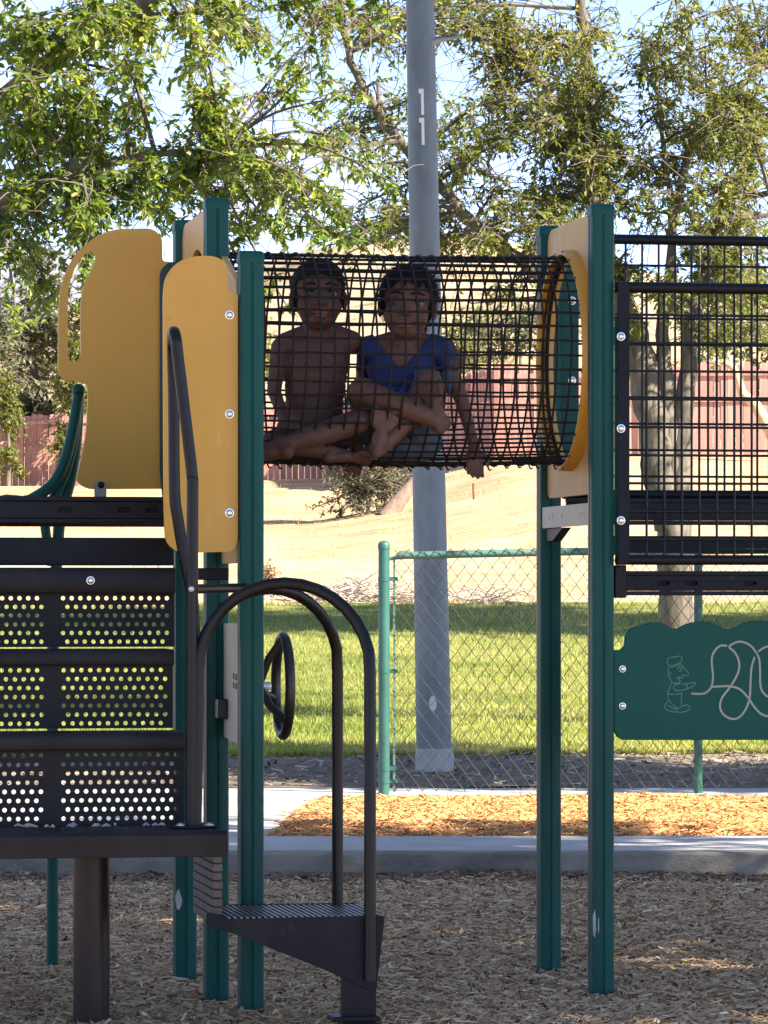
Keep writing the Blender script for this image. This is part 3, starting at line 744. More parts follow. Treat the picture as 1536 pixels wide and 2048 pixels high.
# --- shade trees that stand to the right of the picture and keep the playground out of the sun
def shade_tree(base, centre, radii, n, label, leaf=.15, seed=1, rad=.9, tw=24, lpt=10):
    h_ = random.Random(seed); cl = []
    while len(cl) < n:
        v = Vector((h_.uniform(-1, 1), h_.uniform(-1, 1), h_.uniform(-1, 1)))
        if v.length < 1: cl.append((Vector(centre) + Vector((v.x * radii[0], v.y * radii[1], v.z * radii[2])), rad, tw))
    c = Vector(centre); b_ = Vector(base)
    make_tree('shade_tree', label, base, [(b_, .26), (b_.lerp(c, .3) , .2), (b_.lerp(c, .6), .15)],
              [[(b_.lerp(c, .5), .12), (c + Vector((sx_ * radii[0] * .6, sy_ * radii[1] * .6, radii[2] * .2)), .03)] for sx_, sy_ in ((1, .3), (-1, -.2), (.1, 1), (-.2, -1))],
              cl, leaf, leaf_l, seed=seed, lpt=lpt, branch_r=.02, twig_r=.006, leaf_w=1.25)
shade_tree((6.6, 10.6, 0), (6.5, 11.3, 7.5), (3.2, 4.9, 2.7), 330, 'tall leafy shade tree beside the playground', seed=41)
shade_tree((5.7, 20.6, .11), (5.7, 21.5, 7.6), (2.4, 1.3, 2.7), 85, 'slender leafy shade tree beside the fence', seed=42, rad=.7)
shade_tree((8.6, 19.6, .11), (8.4, 19.7, 6.6), (2.7, 1.1, 1.6), 56, 'low spreading shade tree beside the fence', seed=44, rad=.7)
shade_tree((13.0, 38.0, .4), (13.0, 38.3, 12.6), (6.2, 1.8, 2.0), 80, 'tall leafy shade tree beside the lawn', seed=43, leaf=.2, rad=1.2)

# --- shrubs
def shrub(label, px, d, w, h, n, leafm, leaf, seed, tw=24, cat='shrub', group=None, name='shrub', lift=.1, lpt=9, taper=0.0, droop=.2, twm=None, gz=None):
    h_ = random.Random(seed); x = (px - 768) * d / F; z = float(zg(x, d)) if gz is None else gz
    cl = []
    for i in range(n):
        t = h_.random(); a = h_.random() * 6.28; rr = w / 2 * math.sqrt(h_.random()) * (1 - taper * t) * (math.sin(math.pi * min(1, .25 + .75 * t)) ** .5 if not taper else 1)
        cl.append(((x + rr * math.cos(a), d + rr * math.sin(a), z + h * (lift + (1 - lift) * t)), w * .22, tw))
    return make_tree(name, label, (x, d, z), [((x, d, z - .05), .05 * h / 2), ((x + .03, d, z + h * .3), .04 * h / 2), ((x, d, z + h * .6), .02)], [], cl, leaf, leafm, cat=cat, group=group, lpt=lpt, seed=seed,
                     twig_r=.008 if d > 60 else .004, droop=droop, twm=twm, branch_r=.03)
shrub('wiry grey green bush on the dry slope behind the light pole', 735, 71, 1.75, 1.55, 46, leaf_g, .075, 51, tw=16, lpt=8, lift=.02, twm=mat('dry_stems', (.14, .11, .08), rough=.9, var=.3), droop=-.1)
GB = 'trees beyond the red fence'
shrub('grey green tree beyond the fence at the left edge', -70, 103, 4.2, 5.6, 42, leaf_g, .17, 52, cat='tree', group=GB, name='background_tree', tw=22)
shrub('tall olive tree beyond the fence left of the yellow panel', 70, 106, 4.0, 6.3, 46, leaf_g, .17, 53, cat='tree', group=GB, name='background_tree', tw=22)
shrub('dark green tree beyond the fence behind the yellow panel', 230, 104, 4.0, 5.9, 40, leaf_r, .17, 54, cat='tree', group=GB, name='background_tree', tw=20)
shrub('green tree beyond the fence left of the net tunnel', 455, 108, 3.6, 5.2, 34, leaf_r, .17, 55, cat='tree', group=GB, name='background_tree', tw=20)
shrub('yellow green pointed shrub by the fence at the left edge', 15, 96.5, 1.1, 2.9, 22, leaf_y, .10, 56, taper=.85, group='shrubs by the red fence', tw=22, droop=-.5)
shrub('yellow green pointed shrub by the fence beside the yellow panel', 140, 96.8, 1.5, 3.6, 26, leaf_y, .10, 57, taper=.8, group='shrubs by the red fence', tw=22, droop=-.5)
shrub('pale green shrub beyond the fence seen through the net tunnel', 935, 99, 3.4, 3.9, 26, leaf_y, .15, 58, group='shrubs by the red fence', tw=16)
shrub('loose grey green shrub beyond the fence right of the tunnel children', 1040, 93, 2.6, 4.0, 20, leaf_g, .15, 59, group='shrubs by the red fence', tw=15)
shrub('yellow green tree beyond the fence behind the right railing', 1500, 90, 3.6, 4.6, 34, leaf_y, .15, 60, cat='tree', group=GB, name='background_tree', tw=20)
shrub('small pale dry shrub at the far edge of the lawn', 545, 49, .42, .42, 10, strawm, .05, 61, tw=14, lpt=6, lift=.05, droop=-.2)
# --- fallen wood
o = MB().tube([at(772, 1036, 70.3), at(800, 1000, 70.3), at(836, 955, 70.3)], [.16, .13, .09], 12).build('fallen_log', mat('dead_wood', (.20, .13, .10), rough=.9, col2=(.36, .26, .20), scale=10, bump=.5, bscale=20))
tag(o, 'thick brown dead log lying beside the wiry bush', 'log')
o = MB().tube(smooth_path([at(1440, 722, 77), at(1468, 738, 77), at(1485, 785, 77), at(1512, 812, 77), at(1545, 870, 77), at(1580, 915, 77)], 4), list(np.linspace(.05, .14, 21)), 10).build('dead_branch', mat('bleached_wood', (.50, .36, .20), rough=.85, var=.25, scale=8))
tag(o, 'bare bleached branch leaning against the red fence at right', 'branch')
# ================================================================ PLAY STRUCTURE
TH = R(10); P2 = Vector((-.508, 12.4, 0)); UU = Vector((math.cos(TH), math.sin(TH), 0)); VV = Vector((-math.sin(TH), math.cos(TH), 0))
PLAY = empty('play_structure', P2, TH)
tag(PLAY, 'green and yellow playground climbing structure with net tunnel, stairs and railings', 'play structure')
def _ray(px, py): return Vector(((px - 768) / F, 1, (HZN - py) / F))
def to_local(w):
    w = Vector(w) - P2; return Vector((w.dot(UU), w.dot(VV), w.z))
def Lv(px, py, v):
    r = _ray(px, py); o = Vector((0, 0, EYE)) - P2; t = (v - o.dot(VV)) / r.dot(VV); return to_local(Vector((0, 0, EYE)) + r * t)
def Lu(px, py, u):
    r = _ray(px, py); o = Vector((0, 0, EYE)) - P2; t = (u - o.dot(UU)) / r.dot(UU); return to_local(Vector((0, 0, EYE)) + r * t)
def Ld(px, py, d): return to_local(at(px, py, d))
SP, LN = .752, 1.193           # bay depth, tunnel length
HW = .0355                     # half a post

def post_outline(s=1.0):
    q = []; r, gd, gw = .010, .0035, .0045
    for k in range(4):
        c, s_ = math.cos(k * math.pi / 2), math.sin(k * math.pi / 2)
        side = [(HW, -HW + r), (HW, -gw), (HW - gd, -gw * .3), (HW - gd, gw * .3), (HW, gw), (HW, HW - r), (HW - r * .3, HW - r * .3)]
        q += [((x * c - y * s_) * s, (x * s_ + y * c) * s) for x, y in side]
    return q
def cap_outline(s):
    return [(p[0] * s, p[1] * s) for p in round_poly([(-HW, -HW, .012), (HW, -HW, .012), (HW, HW, .012), (-HW, HW, .012)], 4)]
_post_cache = {}
def post(u, v, ztop):
    key = round(ztop, 3)
    if key not in _post_cache:
        o = MB().prism([post_outline()], lambda a, b, t: (a, b, t - .15), ztop - .03 + .15).build('post', green, PLAY)
        lay = [(1.05, -.035), (1.06, -.030), (1.06, -.012), (.98, -.004), (.80, 0)]
        mb = MB(); n = len(cap_outline(1))
        vs = [(x, y, ztop + dz) for s, dz in lay for x, y in cap_outline(s)]
        fs = [(i * n + j, i * n + (j + 1) % n, (i + 1) * n + (j + 1) % n, (i + 1) * n + j) for i in range(len(lay) - 1) for j in range(n)] + [tuple(range((len(lay) - 1) * n, len(lay) * n))]
        c = mb.add(vs, fs).build('post_cap', green, o, angle=30)
        _post_cache[key] = (o, c)
    else:
        o0, c0 = _post_cache[key]; o = child_copy(o0, PLAY); c = child_copy(c0, o)
    o.location = (u, v, 0); return o
ZT = 2.432
FLv = -.395; FLu = .049; ZFL = EYE + (HZN - 503) * 12.02 / F
p_2 = post(0, 0, ZT); p_3 = post(0, SP, ZT); p_rf = post(LN, 0, ZT); p_rb = post(LN, SP, ZT); p_fl = post(FLu, FLv, ZFL)
for u, v, z in ((-.98, 0, ZT), (-.98, SP, ZT), (LN + 1.02, 0, ZT), (LN + 1.02, SP, ZT), (-.96, FLv, ZFL)): post(u, v, z)
# scraped paint on two posts
def scrape(px, py, w, h, par, v, seed):
    h_ = random.Random(seed); c = Lv(px, py, v); n = 14
    out = [(c.x - par.location.x + w * math.cos(2 * math.pi * i / n) * h_.uniform(.5, 1.1), c.z + h * math.sin(2 * math.pi * i / n) * h_.uniform(.75, 1.1)) for i in range(n)]
    MB().prism([out], lambda a, b, t: (a, -HW - .0008 + t, b), .0006).build('paint_scrape', chalk, par, smooth=False)
scrape(1189, 1848, .006, .046, p_rf, -HW, 3); scrape(1197, 1850, .003, .026, p_rf, -HW, 4); scrape(357, 1800, .012, .034, p_3, SP - HW, 6)

def bolt(p, nrm, par, r=.0105, m=steel):
    """button head bolt with washer; p in structure coordinates, nrm its outward direction"""
    mb = MB().lathe(p, nrm, [(-.004, r * 1.25), (.0012, r * 1.25), (.0014, r), (.004, r * .92), (.0064, r * .6), (.0066, r * .3), (.004, r * .26)], 16)
    return mb.build('bolt', m, par)
def plate_v(name, outline, v, t, m, par=PLAY, bevel=.003, holes=()):
    return MB().prism([outline] + list(holes), lambda a, b, s: (a, v + s, b), t).build(name, m, par, bevel=bevel)
def outl(pts, v): return [(Lv(x, y, v).x, Lv(x, y, v).z) for x, y in pts]
def outl_r(pts, v, n=6):
    return round_poly([(Lv(x, y, v).x, Lv(x, y, v).z, r * 12.6 / F) for x, y, r in pts], n)
def crop2(pts, s=2.695, ox=0, oy=380): return [(x / s + ox, y / s + oy, *r) for x, y, *r in pts]

# ---- big yellow entry panel with the hand slot (back of the left deck)
vA = SP - .02
A_out = outl_r(crop2([(315, 640, 40), (330, 500, 60), (400, 345, 120), (520, 245, 120), (620, 210, 60), (820, 206, 40), (874, 250, 55), (876, 385, 8), (935, 388, 8), (935, 1610, 4), (470, 1612, 60), (408, 1570, 50),
                      (440, 1440, 60), (466, 1300, 60), (474, 1110, 40), (470, 1045, 30), (430, 1030, 16), (350, 1024, 50), (314, 985, 40)]), vA)
A_hole = outl_r(crop2([(366, 880, 30), (372, 925, 30), (428, 925, 30), (436, 870, 20), (434, 600, 60), (452, 500, 60), (505, 415, 40), (520, 365, 24), (498, 330, 24), (455, 345, 40), (395, 430, 60), (366, 540, 60)]), vA)
pA = plate_v('entry_panel', A_out, vA, .02, yellow, bevel=.004, holes=[A_hole])
tag(pA, 'tall yellow panel with a curved hand slot')
fl = plate_v('mounting_flange', outl_r([(320, 540, 14), (338, 524, 10), (352, 524, 0), (352, 1050, 0), (330, 1050, 10), (320, 940, 10)], vA - .012), vA - .014, .011, mat('dark_teal', (.006, .035, .034), rough=.45), bevel=.002)
bolt(Lv(336, 562, vA - .015), (0, -1, 0), fl, .009)
cb = plate_v('clip_bracket', outl_r([(189, 962, 8), (213, 962, 8), (213, 998, 0), (189, 998, 0)], vA - .012), vA - .012, .008, mat('grey_bracket', (.25, .24, .22), rough=.5, metal=.5), bevel=.002)
bolt(Lv(202, 970, vA - .013), (0, -1, 0), cb, .009, brown)

# ---- front yellow panel beside the stairs
vB = FLv - .012
B_out = outl_r(crop2([(880, 560, 60), (890, 470, 60), (950, 390, 90), (1040, 356, 60), (1150, 354, 40), (1215, 385, 40), (1224, 450, 20), (1222, 520, 20), (1240, 562, 20), (1283, 562, 0), (1283, 1890, 40), (1255, 1950, 40), (960, 1956, 40), (892, 1900, 50), (884, 1700, 20)]), vB)
pB = plate_v('side_panel', B_out, vB, .019, yellow, bevel=.005); tag(pB, 'yellow rounded panel bolted to the stair post')
plate_v('panel_flange', outl_r([(446, 596, 4), (478, 596, 0), (478, 1080, 0), (446, 1080, 4)], vB + .02), vB + .0205, .006, green, bevel=.001)
for y in (630, 828, 1026): bolt(Lv(459, y, vB), (0, -1, 0), pB)
# faded panel between the stair post and the tunnel post
MB().prism([round_poly([(-.36, 1.326, .02), (-.03, 1.326, .02), (-.03, 2.26, .03), (-.36, 2.15, .03)])], lambda a, b, s: (.012 + s, a, b), .016).build('infill_panel', cream, PLAY, bevel=.003)

# ---- tunnel end panels with collars and the net tunnel
RH, CZ, CV = .3335, 1.973, SP / 2
circ = [(CV + RH * math.cos(a), CZ + RH * math.sin(a)) for a in np.linspace(0, 2 * math.pi, 48, endpoint=False)]
def end_panel(u, label):
    o = round_poly([(.026, 1.545, .02), (SP - .026, 1.545, .05), (SP - .026, 2.412, .09), (.026, 2.412, .05)], 6)
    e = MB().prism([o, circ], lambda a, b, s: (u + s, a, b), .018).build('tunnel_panel', cream, PLAY, bevel=.003); tag(e, label)
    return e
e_r = end_panel(LN - .012, 'pale yellow end panel of the net tunnel on the right'); e_l = end_panel(-.012, 'pale yellow end panel of the net tunnel on the left')
def collar(u0, u1, par):
    prof = [(RH + .001, u0), (RH + .010, u0), (RH + .015, u0 * .7 + u1 * .3), (RH + .016, u1), (RH + .001, u1)]
    n = 64; vs = []
    for r, u in prof:
        for j in range(n): a = 2 * math.pi * j / n; vs.append((u, CV + r * math.cos(a), CZ + r * math.sin(a)))
    k_ = len(prof); fs = [(i * n + j, i * n + (j + 1) % n, ((i + 1) % k_) * n + (j + 1) % n, ((i + 1) % k_) * n + j) for i in range(k_) for j in range(n)]
    return MB().add(vs, fs).build('tunnel_collar', yellow2, par)
collar(LN - .050, LN - .0125, e_r); collar(.0065, .05, e_l)
for k_ in range(20):
    a = 2 * math.pi * (k_ + .5) / 20
    p = (LN - .0505, CV + (RH + .0055) * math.cos(a), CZ + (RH + .011) * math.sin(a))
    MB().lathe(p, (-1, 0, 0), [(-.002, .004), (.0015, .004)], 8).build('rivet', black, e_r)
RN = .3295
h_ = random.Random(17)
NH = 27; NC = 46
def net_pt(u, a, seed=0.0):
    t = u / LN
    r = RN - .003 * math.sin(math.pi * t) * (.5 + .5 * math.sin(a)) + .0012 * math.sin(7 * a + 9 * u + seed)
    z = CZ + r * math.sin(a)
    if math.sin(a) < -.6: z -= .010 * math.sin(math.pi * t)
    return Vector((u, CV + r * math.cos(a), z))
def end_rope(u): return MB().tube([net_pt(u, 2 * math.pi * j / 64) for j in range(65)], .0060, 6, cap=False)
tun = end_rope(.008).build('crawl_tunnel', cordm, PLAY); end_rope(LN - .016).build('end_rope', cordm, tun); tag(tun, 'dark rope net crawl tunnel between the two towers')
for i in range(NH):
    u0 = .03 + (LN - .065) * i / (NH - 1); ph = h_.uniform(0, 6); tl = h_.uniform(-.006, .006); s2 = h_.uniform(0, 6)
    path = []
    for j in range(49):
        a = 2 * math.pi * j / 48
        u = u0 + .007 * math.sin(a + .6) + .35 * tl * math.sin(a + ph) + .0009 * math.sin(5 * a + s2) + .0007 * math.sin(11 * a + ph)
        path.append(net_pt(u, a) + Vector((0, 0, 0)))
    MB().tube(path, .0035, 6, cap=False).build('net_hoop', cordm, tun, recalc=False)
for i in range(NC):
    a0 = 2 * math.pi * i / NC + h_.uniform(-.012, .012); ph = h_.uniform(0, 6)
    path = []
    for j in range(41):
        u = .006 + (LN - .021) * j / 40; a = a0 + .004 * math.sin(u * 9 + ph) + .002 * math.sin(u * 31 + ph)
        q_ = net_pt(u, a); c = Vector((u, CV, CZ)); path.append(c + (q_ - c) * (1 - .0055 / RN))
    MB().tube(path, .0035, 6, cap=False).build('net_cord', cordm, tun, recalc=False)
for i in range(0, 52):     # cord ends tied under the floor of the net
    a = -math.pi / 2 + h_.uniform(-.25, .25); u = .06 + (LN - .13) * i / 51
    p = net_pt(u, a); 
    if i % 2: MB().tube([p, p + Vector((.006, 0, -.012)), p + Vector((.013, 0, -.010))], .003, 5).build('cord_end', cordm, tun, recalc=False)

# ---- decks and beams
def beam(name, u0, u1, v, zt, zb, m=brownw, par=PLAY, slots=(), t=.03):
    """C-channel facing the camera, with oval slots"""
    lip = .014
    loops = [[(u0, zb + lip), (u1, zb + lip), (u1, zt - lip), (u0, zt - lip)]]
    for s in slots:
        zc__ = (zt + zb) / 2
        loops.append([(s + .014 * math.cos(a) + (.006 if math.cos(a) > 0 else -.006), zc__ + .007 * math.sin(a)) for a in np.linspace(0, 2 * math.pi, 14, endpoint=False)])
    mb = MB().prism(loops, lambda a, b, s: (a, v + .006 + s, b), .004)
    mb.box((u0, v, zt - lip), (u1, v + t, zt)); mb.box((u0, v, zb), (u1, v + t, zb + lip - .0005))
    mb.box((u0 + .001, v + t - .006, zb + .0145), (u1 - .001, v + t - .002, zt - .0145))  # backing sheet added behind the slots so that they look dark
    return mb.build(name, m, par, bevel=.0025)
su = lambda px, y, v: Lv(px, y, v).x
d1 = Lv(160, 993, .04).z; d2 = Lv(160, 1046, .04).z
beam('deck_beam', -.94, -.075, .04, d1, d2, slots=[su(x, 1018, .04) for x in (130, 250, 305)])
beam('deck_beam', -.94, -.04, SP - .06, d1, d2)
MB().box((-.94, .075, d1 - .008), (-.045, SP - .065, d1 - .002)).build('deck_plate', brown, PLAY, smooth=False)
z1 = Lv(160, 1075, -.12).z; z2 = Lv(160, 1131, -.12).z
MB().box((-.92, -.12, z2), (su(348, 1100, -.12), -.085, z1)).build('stair_stringer', mat('dark_blue_steel', (.0075, .0085, .0125), rough=.5, var=.3, spec=.15, wear=[((.045, .043, .04), .63, 12, .5, (1, 1, 1))]), PLAY, bevel=.004)
MB().box((su(396, 1140, -.2), -.2, Lv(420, 1160, -.2).z), (FLu - .037, -.17, Lv(420, 1136, -.2).z)).build('stair_bracket', brown, PLAY, bevel=.003)
# right hand tower: lower deck in front, upper beam behind
zr1, zr2 = Lv(1380, 1142, -.02).z, Lv(1380, 1191, -.02).z
beam('deck_beam', LN + HW + .006, LN + .98, -.02, zr1, zr2, m=mat('dark_blue_steel', (.009, .0105, .0155)), slots=[su(x, 1163, -.02) for x in (1328, 1384, 1502)])
MB().box((LN + .065, .0, zr1 - .012), (LN + .98, .42, zr1 - .004)).build('deck_plate', brown, PLAY, smooth=False)
MB().box((LN + HW + .003, -.028, Lv(1240, 1196, -.03).z), (LN + .075, -.004, Lv(1240, 1130, -.03).z)).build('corner_bracket', brown, PLAY, bevel=.004)
beam('deck_beam', LN + .06, LN + .98, .42, Lv(1400, 1072, .42).z, Lv(1400, 1106, .42).z, m=brown)
beam('deck_beam', LN + .05, LN + .98, SP - .05, Lv(1400, 997, SP - .05).z, Lv(1400, 1050, SP - .05).z, slots=[su(x, 1022, SP - .05) for x in (1303, 1372, 1470)])
# light slotted plate under the right tunnel panel
zp1, zp2 = 1.516, 1.448
hl = [[(v + .006 * math.cos(a), 1.482 + .010 * math.sin(a)) for a in np.linspace(0, 2 * math.pi, 10, endpoint=False)] for v in (.10, .15, .27, .42, .55, .60)]
MB().prism([round_poly([(.04, zp2, .01), (SP - .04, zp2, .01), (SP - .04, zp1, .01), (.04, zp1, .01)])] + hl, lambda a, b, s: (LN - .03 + s, a, b), .008).build('slotted_plate', mat('pale_plate', (.42, .39, .33), rough=.5, var=.1), PLAY, bevel=.002)
MB().prism([[(.45, 1.447), (SP - .06, 1.447), (SP - .06, 1.405), (.60, 1.405)]], lambda a, b, s: (LN - .02 + s, a, b), .03).build('gusset', brown, PLAY, bevel=.003)
# green flange behind the collar with bolts
gf = MB().box((LN + .036, SP - .012, 1.56), (LN + .098, SP, 2.33)).build('railing_flange', green, PLAY, bevel=.002)
for z in (2.19, 1.93, 1.67): bolt((LN + .075, SP - .0125, z), (0, -1, 0), gf)

# ---- railings of welded wire on the right tower
def railing(u0, u1, v, zt, zb, pitch_u, pitch_z, m, name, first):
    r = MB().tube([(u0 - .004, v, zt), (u1, v, zt)], .0165, 12).build(name, m, PLAY)
    MB().tube([(u0 - .004, v, zb), (u1, v, zb)], .0155, 12).build('bottom_rail', m, r)
    vert = None; u = first; n = 0
    while u < u1 - .01:
        if vert is None: vert = MB().tube([(0, v + .0055, zb), (0, v + .0055, zt)], .0040, 6, cap=False).build('bar', m, r, recalc=False); o = vert
        else: o = child_copy(vert, r)
        o.location = (u, 0, 0); u += pitch_u
    z = zt - pitch_z * .98; hor = None
    while z > zb + .02:
        if hor is None: hor = MB().tube([(u0, v - .0005, 0), (u1, v - .0005, 0)], .0040, 6, cap=False).build('crossbar', m, r, recalc=False); o = hor
        else: o = child_copy(hor, r)
        o.location = (0, 0, z); z -= pitch_z
    return r
darkblue = MATS['dark_blue_steel']
vf = -.045
uf = su(1234, 800, vf)
rf = railing(uf, LN + .98, vf, Lv(1400, 576, vf).z, Lv(1400, 1120, vf).z, .0555, .0862, brown, 'front_railing', su(1294, 900, vf))
tag(rf, 'dark welded wire railing on the front of the right tower')
fb = MB().box((uf - .002, vf - .022, Lv(1240, 1128, vf).z), (su(1256, 800, vf), vf - .017, Lv(1240, 566, vf).z)).build('side_bar', darkblue, rf, bevel=.0015)
for y in (673, 857, 1041): bolt(Lv(1242, y, vf - .022), (0, -1, 0), rf)
rb_ = railing(LN + .05, LN + .98, SP, Lv(1400, 481, SP).z, 1.56, .0555, .0862, brown, 'back_railing', su(1252, 700, SP))
tag(rb_, 'dark welded wire railing on the back of the right tower')
gfl = MB().box((LN + HW, -.034, Lv(1230, 1110, 0).z), (uf + .012, -.026, Lv(1230, 640, 0).z)).build('railing_flange', green, PLAY, bevel=.0015)

# ---- maze panel with routed track
vM = -.025
top = [(1228, 1480 - 30)]
wave = [(1228, 1300), (1240, 1300), (1249, 1292), (1251, 1270), (1260, 1256), (1274, 1252), (1284, 1250), (1300, 1245), (1318, 1244), (1332, 1250), (1345, 1257), (1356, 1257), (1366, 1251), (1382, 1245), (1402, 1243), (1420, 1244),
        (1434, 1250), (1446, 1257), (1460, 1258), (1472, 1255), (1486, 1246), (1504, 1242), (1536, 1242), (1560, 1246), (1580, 1256), (1600, 1257), (1620, 1246), (1660, 1242), (1700, 1246), (1712, 1256), (1714, 1290), (1722, 1299), (1736, 1300)]
body = wave + [(1736, 1462), (1730, 1474), (1718, 1480), (1246, 1480), (1235, 1474), (1228, 1460)]
pm = plate_v('maze_panel', outl(body, vM), vM, .016, green2, bevel=.003); tag(pm, 'green panel with a routed maze line and a small engraved figure')
for y in (1338, 1412): bolt(Lv(1245, y, vM), (0, -1, 0), pm, .0085)
def crop5(pts): return [(1220 + x / 4.86, 1220 + y / 4.86) for x, y in pts]
def routed(pts, w, m, name, n=6, closed=False):
    if closed: pts = pts + [pts[0]]
    q_ = smooth_path([Lv(x, y, vM) for x, y in pts], n); vs = []
    for i, p in enumerate(q_):
        t = (q_[min(i + 1, len(q_) - 1)] - q_[max(i - 1, 0)]); t = Vector((t.x, 0, t.z)).normalized(); s = Vector((-t.z, 0, t.x)) * w / 2
        vs += [p + s + Vector((0, -.0012, 0)), p - s + Vector((0, -.0012, 0))]
    MB().add(vs, [(2 * i, 2 * i + 1, 2 * i + 3, 2 * i + 2) for i in range(len(q_) - 1)]).build(name, m, pm, smooth=False, recalc=False)
W1 = .0062
routed(crop5([(790, 812), (860, 815), (920, 808), (965, 775), (990, 730), (1000, 640), (990, 540), (992, 450), (1030, 380), (1080, 345), (1138, 350)]), W1, groove, 'maze_track')
routed(crop5([(985, 748), (1080, 742), (1170, 742), (1260, 770), (1340, 850), (1400, 940), (1470, 1010), (1560, 1035), (1680, 1020), (1760, 950)]), W1, groove, 'maze_track')
routed(crop5([(1430, 430), (1380, 360), (1320, 320), (1250, 308), (1190, 330), (1160, 362), (1210, 410), (1250, 490), (1252, 580), (1210, 680), (1150, 770), (1090, 850), (1068, 930), (1090, 1000), (1150, 1048), (1220, 1058), (1280, 1020), (1330, 940), (1358, 840), (1365, 700), (1375, 560), (1405, 455)]), W1, groove, 'maze_track')
routed(crop5([(1425, 420), (1450, 480), (1458, 600), (1460, 720), (1480, 790), (1540, 845), (1640, 850)]), W1, groove, 'maze_track')
routed(crop5([(1440, 405), (1490, 370), (1560, 350), (1680, 360), (1780, 420)]), W1, groove, 'maze_track')
W2 = .0028
for ln in ([(565, 540), (620, 535), (680, 510), (697, 480), (690, 452), (660, 450), (610, 458), (565, 470), (556, 500), (565, 540)], [(640, 470), (620, 455), (585, 462)], [(570, 555), (625, 550), (690, 520)],
           [(568, 560), (562, 610), (580, 660), (600, 700), (640, 712), (685, 695), (650, 655), (700, 660), (700, 638), (745, 635), (762, 612), (735, 585), (690, 530)], [(655, 580), (665, 555), (690, 560), (690, 590), (665, 592)],
           [(590, 600), (580, 620), (595, 625)], [(600, 708), (570, 780), (560, 810), (620, 820), (700, 808)], [(690, 715), (740, 722), (760, 712), (830, 708), (800, 745), (760, 760), (700, 780), (630, 775), (620, 735), (680, 715)], [(745, 722), (750, 760)],
           [(562, 812), (565, 870), (600, 910), (635, 940)], [(700, 810), (690, 870), (700, 930)], [(555, 890), (530, 935), (560, 975), (640, 992), (720, 990), (770, 965), (768, 930), (730, 925), (640, 960), (560, 925)], [(640, 940), (645, 990)]):
    routed(crop5(ln), W2, groove2, 'engraved_line', n=4)

# ---- steering wheel and its backing panel
wb = MB().prism([round_poly([(-.358, Lu(470, 1487, .02).z, .01), (-.02, Lu(470, 1478, .02).z, .03), (-.02, Lu(450, 1247, .02).z, .01), (-.358, Lu(450, 1245, .02).z, .01)])], lambda a, b, s: (.018 + s, a, b), .012).build('wheel_panel', beige, PLAY, bevel=.002)
mb = MB()
for v_, z_ in ((-.265, .992), (-.265, .965), (-.315, .990), (-.315, .963)): mb.box((.0155, v_ - .010, z_ - .009), (.0185, v_ + .010, z_ + .009))
mb.build('bolt_hole', black, wb, smooth=False)
MB().box((-.012, -.13, Lu(440, 1436, .01).z), (.0178, -.05, Lu(440, 1396, .01).z)).build('latch_box', black, wb, bevel=.004)
MB().box((.0162, -.345, .800), (.0178, -.20, .832)).build('foot_plate', mat('pale_plate', (.42, .39, .33)), wb, smooth=False)
wc = Lv(566, 1372, -.19); RW = .146
sw = MB().tube([wc + Vector((0, RW * math.cos(a), RW * math.sin(a))) for a in np.linspace(0, 2 * math.pi, 49)], .0155, 12, cap=False).build('steering_wheel', black, PLAY)
hub = wc + Vector((-.075, 0, 0))
MB().lathe(hub + Vector((-.07, 0, 0)), (1, 0, 0), [(0, .024), (.045, .024), (.05, .030), (.075, .030), (.082, .02)], 18).build('hub', black, sw)
MB().lathe(hub + Vector((.013, 0, 0)), (1, 0, 0), [(0, .012), (.02, .0135), (.026, .010)], 14).build('hub_nut', mat('pale_nut', (.6, .62, .64), rough=.3, metal=.3), sw)
for k_ in range(3):
    a = math.pi / 2 + .25 + k_ * 2 * math.pi / 3
    MB().tube([hub, hub.lerp(wc, .4) + Vector((0, .6 * RW * math.cos(a), .6 * RW * math.sin(a))), wc + Vector((-.004, RW * math.cos(a), RW * math.sin(a)))], [.014, .012, .013], 10).build('spoke', black, sw)

# ---- stairs: perforated risers, treads, landing
def perf(name, u0, u1, zb, zt, v, m, pitch=.0258, hr=.0068, skip=(), margin=.010):
    nr = int((zt - zb - .004) / pitch); nc = int((u1 - u0 - 2 * margin) / pitch) - 1
    ub = u1 - margin - (nc + .5) * pitch; z0 = zt - .003 - nr * pitch
    mb = MB(); t = .004
    def quad(a, b, c, d):
        mb.add([(a, v, b), (c, v, b), (c, v, d), (a, v, d), (a, v + t, b), (c, v + t, b), (c, v + t, d), (a, v + t, d)], [(0, 1, 2, 3), (7, 6, 5, 4)])
    for r in range(nr):
        zz = z0 + r * pitch; off = ub + (pitch / 2 if r % 2 else 0)
        quad(u0, zz, off, zz + pitch); quad(off + nc * pitch, zz, u1, zz + pitch)
        for c in range(nc):
            a = off + c * pitch; cx, cz = a + pitch / 2, zz + pitch / 2
            if any(lo < cx < hi for lo, hi in skip): quad(a, zz, a + pitch, zz + pitch); continue
            O = []; H_ = []
            for k_ in range(8):
                an = k_ * math.pi / 4; dx, dz = math.cos(an), math.sin(an); s = pitch / 2 / max(abs(dx), abs(dz))
                O.append((cx + dx * s, cz + dz * s)); H_.append((cx + dx * hr, cz + dz * hr))
            vs = [(x, v, z) for x, z in O] + [(x, v, z) for x, z in H_] + [(x, v + t, z) for x, z in O] + [(x, v + t, z) for x, z in H_]
            fs = []
            for k_ in range(8):
                n = (k_ + 1) % 8
                fs += [(k_, n, 8 + n, 8 + k_), (16 + n, 16 + k_, 24 + k_, 24 + n), (8 + k_, 8 + n, 24 + n, 24 + k_)]
            mb.add(vs, fs)
    quad(u0, zb, u1, z0); quad(u0, z0 + nr * pitch, u1, zt)
    return mb.build(name, m, PLAY, smooth=False, recalc=False)
UL = -.93
